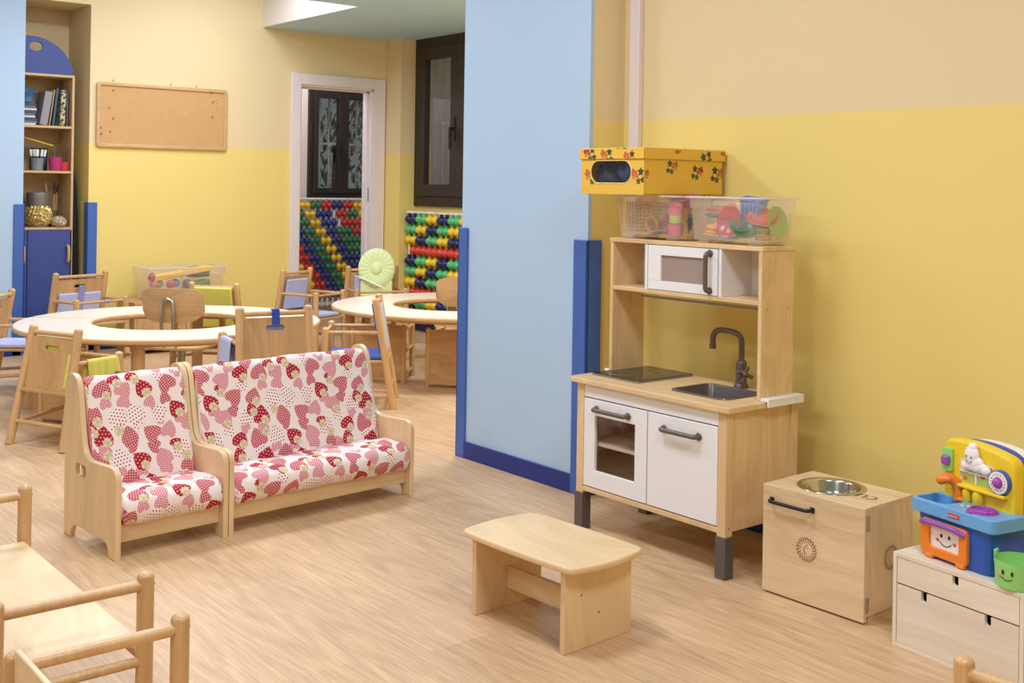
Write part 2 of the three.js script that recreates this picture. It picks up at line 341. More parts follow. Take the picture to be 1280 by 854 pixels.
// door frame
{
  const d = sgroup('door_1', 'white door frame of an open doorway', 'door frame');
  const m = M.trimWhite, z0 = -4.565, z1 = -5.49, i0 = -4.65, i1 = -5.38, H = 2.2, h = 2.11;
  obj('casing', rb(WX, WX + 0.022, 0, H, i0 - 0.004, z0, 0.005, 2), m, d);
  obj('casing', rb(WX, WX + 0.022, 0, H, z1, i1 + 0.004, 0.005, 2), m, d);
  obj('head_casing', rb(WX, WX + 0.019, h - 0.004, H, i1 + 0.004, i0 - 0.004, 0.005, 2), m, d);
  obj('lining', [bx(WX - 0.15, WX, 0, h, i0 - 0.018, i0), bx(WX - 0.15, WX, 0, h, i1, i1 + 0.018), bx(WX - 0.15, WX, h - 0.018, h, i1, i0)], m, d);
  obj('stop', [bx(WX - 0.09, WX - 0.06, 0, h - 0.018, i1 + 0.018, i1 + 0.033), bx(WX - 0.09, WX - 0.06, h - 0.033, h - 0.018, i1, i0)], m, d);
  obj('strike_plate', rb(WX - 0.05, WX - 0.03, 1.12, 1.24, i1 + 0.018, i1 + 0.021, 0.001), M.tubeSteel, d);
  tag(obj('light_switch', [rb(WX - 0.13, WX - 0.1, 1.28, 1.36, i1 + 0.018, i1 + 0.026, 0.002)], M.white), 'small white switch plate inside the door lining', 'switch');
}
// windows: dark frames, two sashes each, clear panes, handles
function casement(name, label, W, y0, y1, at, turn, first, f, s) {
  const g = new THREE.Group(); g.name = name; scene.add(g); struct(g, label, 'window');
  g.position.set(...at); g.rotation.y = turn;
  const H = y1 - y0, m = M.darkFrame;
  obj('window_frame', [rb(0, f, 0, H, -0.05, 0.03, 0.004), rb(W - f, W, 0, H, -0.05, 0.03, 0.004), rb(f, W - f, H - f, H, -0.05, 0.03, 0.004), rb(f, W - f, 0, f, -0.05, 0.03, 0.004)], m, g);
  const xs = [[f, first], [first, W - f]];
  xs.forEach(([a, b], i) => {
    const sa = new THREE.Group(); sa.name = 'sash'; g.add(sa);
    obj('sash_frame', [rb(a, a + s, f, H - f, -0.02, 0.045, 0.005), rb(b - s, b, f, H - f, -0.02, 0.045, 0.005), rb(a + s, b - s, H - f - s, H - f, -0.02, 0.045, 0.005), rb(a + s, b - s, f, f + s, -0.02, 0.045, 0.005)], m, sa);
    obj('pane', bx(a + s, b - s, f + s, H - f - s, 0.008, 0.012), M.glass, sa);
    if (!i) obj('window_handle', [rb(b - 0.055, b - 0.025, H * 0.38, H * 0.52, 0.045, 0.055, 0.004), rb(b - 0.05, b - 0.03, H * 0.44, H * 0.46, 0.055, 0.09, 0.004), rb(b - 0.052, b - 0.028, H * 0.33, H * 0.46, 0.08, 0.1, 0.006)], M.black, sa);
  });
  return g;
}
casement('window_1', 'dark framed casement window in the small room beyond the door', 0.94, 1.13, 2.2, [-9.75, 1.13, -5.36], Math.PI / 2, 0.38, 0.045, 0.055);
casement('window_2', 'tall dark framed casement window above the bead radiator', 1.33, 1.09, 2.55, [-8.38, 1.09, WZ], 0, 0.68, 0.085, 0.105);
// security grilles outside
function grille(label, W, H, at, turn, depth) {
  const g = thing('window_grille', label, 'grille', at, turn);
  const m = std(196, 198, 196, 0.5);
  const n = Math.round(W / 0.11);
  for (let i = 0; i <= n; i++) obj('bar', rod(V(i * W / n, 0, 0), V(i * W / n, H, 0), 0.009, 8), m, g);
  for (const [x, y] of [[0.02, 0.08], [W - 0.02, 0.08], [0.02, H - 0.08], [W - 0.02, H - 0.08]]) obj('bracket', bx(x - 0.01, x + 0.01, y - 0.01, y + 0.01, -0.004, depth), m, g);
  for (const y of [0.08, H / 2, H - 0.08]) obj('rail', bx(0, W, y - 0.012, y + 0.012, -0.004, 0.004), m, g);
}
grille('white bar grille outside the window beyond the door', 1.06, 1.2, [-9.98, 1.07, -5.3], Math.PI / 2, 0.085);
grille('white bar grille outside the bay window', 1.46, 1.6, [-8.44, 1.03, WZ - 0.26], 0, 0.115);
// greenery and a wall outside
{
  const ground = obj('ground_outside', bx(-18, -9.95, -0.3, -0.12, -14, 0), std(120, 112, 96, 0.9)); tag(ground, 'paved ground outside the windows', 'ground'); ground.userData.kind = 'structure';
  const g2 = obj('ground_outside', bx(-9.9, -3, -0.3, -0.12, -14, -6.6), std(120, 112, 96, 0.9)); tag(g2, 'paved ground outside the bay window', 'ground'); g2.userData.kind = 'structure';
  const leafMat = [std(92, 130, 62, 0.7), std(140, 168, 84, 0.7), std(58, 92, 48, 0.7)];
  const bush = (x, z, r, h, n, label) => {
    const t = thing('leafy_tree', label, 'tree', [x, -0.12, z]);
    obj('trunk', rod(V(0, 0, 0), V(0.05, h * 0.6, 0), 0.05, 8, 0.2, 0.03), std(92, 74, 56, 0.9), t);
    const by = [[], [], []];
    for (let i = 0; i < n; i++) {
      const s = 0.05 + rnd() * 0.05, sh = new THREE.Shape(); sh.moveTo(0, -s); sh.quadraticCurveTo(s * 0.6, 0, 0, s); sh.quadraticCurveTo(-s * 0.6, 0, 0, -s);
      const a = rnd() * 6.28, b = Math.acos(2 * rnd() - 1), q = Math.cbrt(rnd());
      by[i % 3].push(new THREE.ShapeGeometry(sh, 3).rotateX(rnd() * 3).rotateY(rnd() * 6).translate(r * q * Math.sin(b) * Math.cos(a), h * 0.62 + h * 0.38 * q * Math.cos(b), r * q * Math.sin(b) * Math.sin(a)));
    }
    by.forEach((l, k) => { const f = obj('foliage', l, leafMat[k], t); f.userData.kind = 'stuff'; });
  };
  bush(-11.4, -6.6, 0.8, 3.0, 700, 'green leafy tree outside the window beyond the door');
  bush(-12.6, -8.4, 0.9, 3.2, 700, 'green tree further along outside the doorway window');
  bush(-9.4, -8.2, 1.0, 2.9, 700, 'dark shrub outside the tall bay window');
}
// lamps in the ceilings
function panelLamp(x, y, z, w, d, L, label, group) {
  const t = thing('ceiling_panel_lamp', label, 'ceiling lamp', [x, y, z], 0, group);
  obj('lamp_frame', [bx(-w / 2 - 0.02, w / 2 + 0.02, -0.03, 0, -d / 2 - 0.02, -d / 2), bx(-w / 2 - 0.02, w / 2 + 0.02, -0.03, 0, d / 2, d / 2 + 0.02), bx(-w / 2 - 0.02, -w / 2, -0.03, 0, -d / 2, d / 2), bx(w / 2, w / 2 + 0.02, -0.03, 0, -d / 2, d / 2)], M.white, t);
  obj('diffuser', bx(-w / 2, w / 2, -0.024, -0.004, -d / 2, d / 2), new THREE.MeshStandardMaterial({ color: 0xffffff, emissive: LAMP, emissiveIntensity: 1.5, roughness: 0.6 }), t);
  const l = new THREE.RectAreaLight(LAMP, L, w, d); l.rotation.x = -Math.PI / 2; l.position.y = -0.032; t.add(l);
}
PANELS.forEach(([x, z, w, d, L]) => panelLamp(x, CEIL, z, w, d, L, 'square white ceiling panel lamp above the room', 'ceiling panel lamps'));
SOFFIT_PANELS.forEach(([x, z, w, d, L]) => panelLamp(x, 2.55, z, w, d, L, 'white ceiling panel lamp in the lowered ceiling', null));
panelLamp(-9.2, 2.8, -5.0, 0.4, 0.4, 15, 'small white ceiling lamp of the room beyond the door', null);

// ---------------------------------------------------------------- play kitchen
{
  const k = thing('play_kitchen', 'white and birch wooden play kitchen with sink, hob and upper shelf', 'play kitchen', [-2.8, 0, -3.07]);
  const X = x => x + 2.8, Z = z => z + 3.07, kw = M.kitchenWood;
  const fz = Z(-2.885), bz = Z(-3.26), xl = X(-3.155), xr = X(-2.435), p = 0.036;
  // legs: grey sleeves under birch posts
  for (const [a, b] of [[xl, fz], [xr - p, fz], [xl, bz + p], [xr - p, bz + p]]) {
    const leg = obj('leg', rb(a - 0.004, a + p + 0.004, 0, 0.138, b - p - 0.004, b + 0.004, 0.003), M.legGrey, k);
    obj('post', rb(a, a + p, 0.132, 0.545, b - p, b, 0.002), kw, k, 'y'); void leg;
  }
  obj('side_panel', bx(xl + 0.008, xl + 0.02, 0.15, 0.545, bz + p, fz - p), kw, k, 'y');
  obj('side_panel', bx(xr - 0.014, xr - 0.006, 0.15, 0.545, bz + p, fz - p), kw, k, 'y');
  obj('base_board', rb(xl + p, xr - p, 0.146, 0.164, bz, fz - 0.001, 0.002), kw, k, 'x');
  obj('base_board', bx(xl + 0.02, xr - 0.014, 0.15, 0.164, bz + p, fz - p), kw, k, 'x');
  obj('back_panel', bx(xl + p, xr - p, 0.16, 0.545, bz + 0.004, bz + 0.01), kw, k, 'x');
  obj('divider', bx(X(-2.797), X(-2.785), 0.164, 0.49, bz + 0.02, fz - 0.03), kw, k, 'y');
  obj('fascia', rb(X(-3.119), X(-2.471), 0.496, 0.545, fz - 0.018, fz - 0.003, 0.002), M.white, k);
  obj('inner_shelf', rb(X(-3.119), X(-2.797), 0.318, 0.331, bz + 0.03, fz - 0.024, 0.002), M.white, k);
  // oven door with a window
  const door = (x0, x1, y0, y1, glass) => {
    const g = new THREE.Group(); g.name = 'door'; k.add(g);
    if (!glass) { obj('door_panel', rb(x0, x1, y0, y1, fz - 0.016, fz - 0.001, 0.002), M.white, g); return g; }
    const [a, b, c, d] = glass, t0 = fz - 0.016, t1 = fz - 0.001;
    obj('rail', rb(x0, x1, y0, c, t0, t1, 0.0015), M.white, g); obj('rail', rb(x0, x1, d, y1, t0, t1, 0.0015), M.white, g);
    obj('stile', rb(x0, a, c, d, t0, t1, 0.0015), M.white, g); obj('stile', rb(b, x1, c, d, t0, t1, 0.0015), M.white, g);
    obj('pane', bx(a - 0.002, b + 0.002, c - 0.002, d + 0.002, fz - 0.013, fz - 0.01), M.smokeGlass, g);
    return g;
  };
  const bar = (g, a, b) => {                                   // bar handle with round feet, from a to b
    const dir = b.clone().sub(a).normalize(), off = V(0, 0, 0.024);
    obj('handle', [rod(a, a.clone().add(V(0, 0, 0.006)), 0.013, 18), rod(b, b.clone().add(V(0, 0, 0.006)), 0.013, 18),
      tube([a.clone(), a.clone().addScaledVector(off, 0.8).addScaledVector(dir, 0.002), a.clone().add(off).addScaledVector(dir, 0.014), b.clone().add(off).addScaledVector(dir, -0.014), b.clone().addScaledVector(off, 0.8).addScaledVector(dir, -0.002), b.clone()], 0.0085, 36, 10, false, 0.25)], M.handle, g);
  };
  const d1 = door(X(-3.117), X(-2.795), 0.168, 0.4915, [X(-3.06), X(-2.853), 0.23, 0.434]);
  bar(d1, V(X(-3.048), 0.459, fz), V(X(-2.885), 0.459, fz));
  const d2 = door(X(-2.79), X(-2.473), 0.168, 0.492);
  bar(d2, V(X(-2.71), 0.447, fz), V(X(-2.553), 0.447, fz));
  // worktop with a cut-out for the sink
  const sh = rrShape(0.775, 0.405, 0.022, 0, 0);                // y of the shape runs to the back
  const sx = X(-2.637), sz = -Z(-3.068);
  sh.holes.push(rrHole(0.235, 0.20, 0.03, sx, sz));
  obj('worktop', flat(plate(sh, 0.02, 0.003)).translate(0, 0.545, 0), kw, k, 'x');
  const sink = [rrRing(0.262, 0.226, 0.04, 0.566), rrRing(0.26, 0.224, 0.04, 0.569), rrRing(0.236, 0.2, 0.034, 0.569), rrRing(0.23, 0.195, 0.032, 0.562), rrRing(0.21, 0.175, 0.03, 0.51), rrRing(0.19, 0.155, 0.025, 0.503), rrRing(0.02, 0.02, 0.01, 0.502)];
  obj('sink_bowl', loft(sink, { start: false, end: true }).translate(sx, 0, -sz), M.sinkGrey, k);
  const hob = new THREE.Group(); hob.name = 'hob'; k.add(hob);
  const hx = X(-3.035), hz = Z(-3.107);
  obj('hob_frame', flat(plate(rrShape(0.248, 0.305, 0.014), 0.006, 0.002)).translate(hx, 0.5655, hz), std(150, 145, 140, 0.3, { metalness: 0.6 }), hob);
  obj('hob_glass', flat(plate(rrShape(0.24, 0.297, 0.01), 0.003, 0.001)).translate(hx, 0.5705, hz), std(30, 26, 22, 0.09), hob);
  for (const [a, b, r] of [[-0.045, 0.06, 0.058], [0.03, -0.07, 0.062]]) obj('cooking_ring', new THREE.TorusGeometry(r, 0.0008, 6, 48).rotateX(Math.PI / 2).translate(hx + a, 0.5737, hz + b), std(140, 130, 122, 0.5), hob);
  // faucet
  const f = new THREE.Group(); f.name = 'faucet'; k.add(f);
  const fx = X(-2.65), fzz = Z(-3.215), fy = 0.565;
  obj('faucet_body', lathe([[0, 0], [0.026, 0], [0.027, 0.004], [0.023, 0.012], [0.02, 0.016], [0.02, 0.082], [0.018, 0.092], [0.013, 0.098], [0, 0.098]]).translate(fx, fy, fzz), M.handle, f);
  obj('spout', tube([V(0, 0.08, 0), V(0, 0.15, 0), V(-0.006, 0.178, 0), V(-0.028, 0.192, 0.002), V(-0.075, 0.196, 0.004), V(-0.112, 0.19, 0.006), V(-0.127, 0.168, 0.007), V(-0.129, 0.135, 0.007)].map(q => q.add(V(fx, fy, fzz))), 0.0105, 48, 12), M.handle, f);
  obj('nozzle', cyl(0.0125, 0.0125, 0.016, fx - 0.129, fy + 0.124, fzz + 0.007), M.handle, f);
  const hd = [rod(V(0.008, 0.052, 0.008), V(0.036, 0.052, 0.022), 0.015, 16)];
  for (let i = 0; i < 4; i++) { const a = i * 1.571 + 0.35; hd.push(rod(V(0.036, 0.052, 0.022), V(0.036 - Math.cos(a) * 0.016, 0.052 + Math.sin(a) * 0.03, 0.022 + Math.cos(a) * 0.026), 0.0068, 10)); }
  hd.push(ell(0.011, 0.011, 0.011, 0.038, 0.052, 0.024));
  obj('tap_handle', hd.map(g => g.translate(fx, fy, fzz)), M.handle, f);
  // upper shelf
  const uz1 = Z(-3.05), uz0 = Z(-3.222), ux0 = X(-3.16), ux1 = X(-2.432), t = 0.016;
  obj('upper_side', rb(ux0, ux0 + t, 0.565, 1.066, uz0, uz1, 0.002), kw, k, 'y');
  obj('upper_side', rb(ux1 - t, ux1, 0.565, 1.066, uz0, uz1, 0.002), kw, k, 'y');
  obj('upper_top', rb(ux0 - 0.003, ux1 + 0.003, 1.066, 1.082, uz0, uz1 + 0.002, 0.002), kw, k, 'x');
  obj('upper_shelf', rb(ux0 + t, ux1 - t, 0.884, 0.899, uz0, uz1, 0.002), kw, k, 'x');
  obj('upper_back', bx(ux0 + t, ux1 - t, 0.899, 1.066, uz0 + 0.002, uz0 + 0.008), M.white, k);
  for (const a of [-2.977, -2.622]) obj('upper_divider', rb(X(a), X(a) + 0.013, 0.899, 1.066, uz0 + 0.008, uz1 - 0.001, 0.001), M.white, k);
  const md = new THREE.Group(); md.name = 'microwave_door'; k.add(md);
  const q0 = uz1 - 0.014, q1 = uz1, a0 = X(-2.96), a1 = X(-2.626), w0 = X(-2.897), w1 = X(-2.692);
  obj('rail', rb(a0, a1, 0.901, 0.934, q0, q1, 0.0015), M.white, md); obj('rail', rb(a0, a1, 1.028, 1.064, q0, q1, 0.0015), M.white, md);
  obj('stile', rb(a0, w0, 0.934, 1.028, q0, q1, 0.0015), M.white, md); obj('stile', rb(w1, a1, 0.934, 1.028, q0, q1, 0.0015), M.white, md);
  obj('pane', bx(w0 - 0.002, w1 + 0.002, 0.932, 1.03, q1 - 0.011, q1 - 0.008), M.hazePane, md);
  bar(md, V(X(-2.66), 0.917, q1), V(X(-2.66), 1.048, q1));
  md.children[md.children.length - 1].geometry.translate(0, 0, 0);
  obj('utensil_rail', bx(X(-3.0), ux1 - t, 0.868, 0.876, uz1 - 0.014, uz1 - 0.006), M.handle, k);
  for (const [a, w] of [[ux1 - 0.002, 0.036], [ux0 - 0.026, 0.024]]) obj('edge_bracket', [rb(a, a + w, 0.5655, 0.576, uz0 - 0.02, uz1 - 0.002, 0.002), rb(a < 0 ? a : a + w - 0.008, a < 0 ? a + 0.006 : a + w, 0.548, 0.57, uz0 - 0.0195, uz1 - 0.0025, 0.002)], M.white, k);
  for (const [y, z] of [[0.87, uz1 - 0.03], [0.87, uz0 + 0.03]]) obj('screw', cyl(0.0025, 0.0025, 0.001, 0, 0, 0, 10).rotateZ(Math.PI / 2).translate(ux1 + 0.0005, y, z), M.handle, k);
  obj('screw', cyl(0.003, 0.003, 0.001, 0, 0, 0, 10).rotateZ(Math.PI / 2).translate(xr + 0.0005, 0.165, fz - 0.018), M.handle, k);
}
// ---------------------------------------------------------------- things on top of the play kitchen
function bin(label, w, d, h, at, turn = 0, rim = 0.03) {
  const b = thing('plastic_bin', label, 'storage bin', at, turn);
  const t = 0.0025, o = 0.02, wt = w + rim, dt = d + rim;
  obj('bin_shell', [
    loft([rrRing(w, d, 0.02, 0.012), rrRing((w + wt * 2) / 3 - 0.006, (d + dt * 2) / 3 - 0.006, 0.02, h * 0.72), rrRing(wt - 0.004, dt - 0.004, 0.022, h * 0.76), rrRing(wt, dt, 0.022, h)], { start: true, end: false }),
  ], M.binPlastic, b);
  obj('rim', loft([rrRing(wt, dt, 0.022, h - 0.008), rrRing(wt + o, dt + o, 0.026, h - 0.006), rrRing(wt + o, dt + o, 0.026, h), rrRing(wt - 2 * t, dt - 2 * t, 0.02, h)], { start: false, end: false }), M.binRim, b);
  for (const sx of [-1, 1]) for (const sz of [-1, 1]) obj('foot', rb(sx * (w / 2 - 0.045) - 0.025, sx * (w / 2 - 0.045) + 0.025, 0, 0.013, sz * (d / 2 - 0.022) - 0.016, sz * (d / 2 - 0.022) + 0.016, 0.004), M.binPlastic, b);
  obj('handle_recess', rb(-0.05, 0.05, h * 0.8, h * 0.93, dt / 2 - 0.004, dt / 2 + 0.003, 0.004), M.binPlastic, b);
  return b;
}
const BY = 1.082;
bin('clear plastic bin with pink cups and grid basket on the play kitchen', 0.31, 0.155, 0.165, [-2.972, BY, -3.137]);
bin('clear plastic bin of play plates with a blue basket on the kitchen', 0.315, 0.155, 0.165, [-2.597, BY, -3.137]);
// toy dishes: local shapes, placed top-level
function toy(name, geos, m, at, rot, label, cat = 'toy') {
  const list = (Array.isArray(geos) ? geos : [geos]).map(prep);
  const o = new THREE.Mesh(list.length > 1 ? mergeGeometries(list) : list[0], m); o.name = numbered(name); o.castShadow = o.receiveShadow = true;
  o.position.set(...at); o.rotation.set(...rot); scene.add(o); return tag(o, label, cat);
}
const dish = (r, h, t = 0.003) => lathe([[0, 0], [r * 0.62, 0], [r * 0.7, h * 0.15], [r * 0.78, h * 0.8], [r, h], [r, h + t], [r * 0.76, h * 0.8 + t], [r * 0.66, h * 0.15 + t], [0, t]], 32);
const cup = (r, h, t = 0.003) => lathe([[0, 0], [r * 0.85, 0], [r * 0.88, 0.003], [r, h], [r - t, h], [r * 0.85 - t, t], [0, t]], 24);
{
  const by = BY + 0.016;
  // left bin
  const gb = thing('grid_basket', 'cream plastic grid basket inside the left clear bin', 'basket', [-3.045, by, -3.137]);
  const cm = plastic(238, 222, 176, 0.5), bars = [];
  for (let i = 0; i <= 9; i++) bars.push(rb(-0.062 + i * 0.0138 - 0.0025, -0.062 + i * 0.0138 + 0.0025, 0.006, 0.12, 0.052, 0.056, 0.001));
  for (let i = 0; i <= 8; i++) bars.push(rb(-0.065, 0.065, 0.006 + i * 0.0138, 0.011 + i * 0.0138, 0.052, 0.056, 0.001));
  obj('grid_front', bars, cm, gb); obj('grid_back', bars.map(g => g.clone().translate(0, 0, -0.106)), cm, gb);
  const sb = []; for (let i = 0; i <= 7; i++) sb.push(rb(-0.066, -0.062, 0.006, 0.12, -0.052 + i * 0.0148 - 0.0025, -0.052 + i * 0.0148 + 0.0025, 0.001)); for (let i = 0; i <= 8; i++) sb.push(rb(-0.066, -0.062, 0.006 + i * 0.0138, 0.011 + i * 0.0138, -0.055, 0.055, 0.001));
  obj('grid_side', sb, cm, gb); obj('grid_side', sb.map(g => g.clone().translate(0.128, 0, 0)), cm, gb); obj('basket_base', bx(-0.066, 0.066, 0.002, 0.006, -0.055, 0.055), cm, gb);
  toy('ring_lid', new THREE.TorusGeometry(0.023, 0.006, 8, 24).scale(1, 1.25, 1), plastic(236, 176, 84), [-2.958, by + 0.04, -3.066], [0.1, 0.2, 0.3], 'small orange toy ring lid in the left clear bin');
  toy('toy_cup', cup(0.029, 0.045), plastic(226, 92, 128), [-2.862, by, -3.09], [0, 0, 0], 'deep pink toy cup, bottom of the cup tower in the left bin', 'cup');
  toy('toy_cup', cup(0.026, 0.034), plastic(206, 226, 128), [-2.862, by + 0.0455, -3.09], [0, 0, 0], 'lime green toy cup, middle of the cup tower in the left bin', 'cup');
  toy('toy_cup', cup(0.029, 0.04), plastic(234, 112, 148), [-2.862, by + 0.12, -3.09], [Math.PI, 0, 0], 'light pink toy cup, top of the cup tower in the left bin', 'cup');
  toy('toy_beaker', cup(0.03, 0.06), plastic(214, 82, 92), [-2.918, by + 0.062, -3.13], [0.4, 0, 2.3], 'red toy beaker lying tilted in the left clear bin', 'cup');
  toy('toy_bowl', dish(0.055, 0.03), plastic(190, 96, 132), [-2.87, by + 0.11, -3.155], [0.3, 0, 0.1], 'mauve toy bowl on top in the left clear bin', 'bowl');
  toy('toy_plate', dish(0.045, 0.012), plastic(108, 110, 150), [-2.827, by + 0.055, -3.14], [1.2, 0.3, 0.9], 'slate blue toy plate leaning in the left clear bin', 'plate');
  toy('toy_saucer', dish(0.04, 0.01), plastic(176, 168, 186), [-2.925, by + 0.014, -3.085], [0.25, 0, 0.1], 'grey toy saucer at the bottom of the left clear bin', 'plate');
  // right bin
  toy('toy_plate', dish(0.058, 0.014), plastic(206, 60, 74, 0.25), [-2.612, by + 0.058, -3.105], [1.35, 0, 0.1], 'red toy plate standing against the bin front', 'plate');
  const bb = thing('toy_basket', 'blue plastic shopping basket tipped up in the right bin', 'basket', [-2.57, by + 0.034, -3.165], 0.25);
  const bm = plastic(112, 158, 222, 0.4);
  obj('basket_shell', [loft([rrRing(0.05, 0.04, 0.006, 0), rrRing(0.068, 0.056, 0.008, 0.085), rrRing(0.074, 0.062, 0.008, 0.087), rrRing(0.074, 0.062, 0.008, 0.094)], { end: false })], bm, bb);
  for (let i = 0; i < 5; i++) obj('slat', rb(-0.024 + i * 0.012 - 0.003, -0.024 + i * 0.012 + 0.003, 0.008, 0.08, 0.026, 0.031, 0.001), plastic(92, 138, 208, 0.4), bb);
  bb.rotation.set(0.1, 0.25, -0.12); bb.scale.setScalar(1.2);
  toy('toy_bowl', dish(0.055, 0.034), plastic(66, 156, 112, 0.3), [-2.545, by + 0.022, -3.1], [0.35, 0, -0.2], 'green toy bowl in the right clear bin', 'bowl');
  toy('toy_spoon', [ell(0.03, 0.007, 0.018), rod(V(0.02, 0, 0), V(0.1, 0.012, 0), 0.0045, 8)], plastic(72, 128, 96), [-2.705, by + 0.082, -3.11], [0.3, 0.1, -0.15], 'dark green toy spoon in the right clear bin', 'spoon');
  toy('toy_burger', [ell(0.028, 0.014, 0.024, 0, 0.03, 0), ell(0.03, 0.008, 0.026, 0, 0.015, 0), ell(0.036, 0.006, 0.03, 0, 0.006, 0)], plastic(240, 186, 72), [-2.69, by + 0.008, -3.095], [0, 0, -0.1], 'yellow toy bun on the floor of the right bin', 'toy food');
  toy('toy_cup', cup(0.023, 0.046), plastic(246, 240, 232), [-2.64, by + 0.026, -3.11], [0, 0, 1.35], 'white toy cup lying in the right clear bin', 'cup');
  toy('toy_cup', cup(0.026, 0.012), plastic(222, 92, 132), [-2.662, by + 0.028, -3.105], [0, 0, 1.35], 'pink toy cup lid beside the white cup', 'cup');
  toy('toy_plate', dish(0.054, 0.012), plastic(226, 96, 66, 0.3), [-2.502, by + 0.07, -3.135], [0.45, 0, -0.3], 'orange toy plate on the stack in the right bin', 'plate');
  toy('toy_plate', dish(0.056, 0.012), plastic(170, 206, 112, 0.3), [-2.462, by + 0.062, -3.15], [0.3, 0.1, -1.4], 'light green toy plate standing at the bin end', 'plate');
  toy('toy_bowl', dish(0.036, 0.022), plastic(172, 200, 66), [-2.492, by + 0.02, -3.125], [0.1, 0, 0], 'lime toy bowl under the orange plate', 'bowl');
  toy('toy_bowl', dish(0.036, 0.018), plastic(228, 190, 84), [-2.492, by + 0.002, -3.125], [0, 0, 0], 'mustard toy bowl under the lime bowl', 'bowl');
  toy('toy_plate', dish(0.045, 0.008), plastic(176, 204, 232), [-2.63, by - 0.001, -3.11], [0, 0, 0.02], 'pale blue toy plate lying flat in the right bin', 'plate');
  toy('toy_pan', [dish(0.035, 0.015), rod(V(-0.03, 0.012, 0), V(-0.095, 0.02, 0), 0.005, 8)], plastic(206, 72, 82), [-2.642, by + 0.09, -3.13], [0.9, 0, 0], 'small red toy pan behind the red plate', 'toy pan');
}
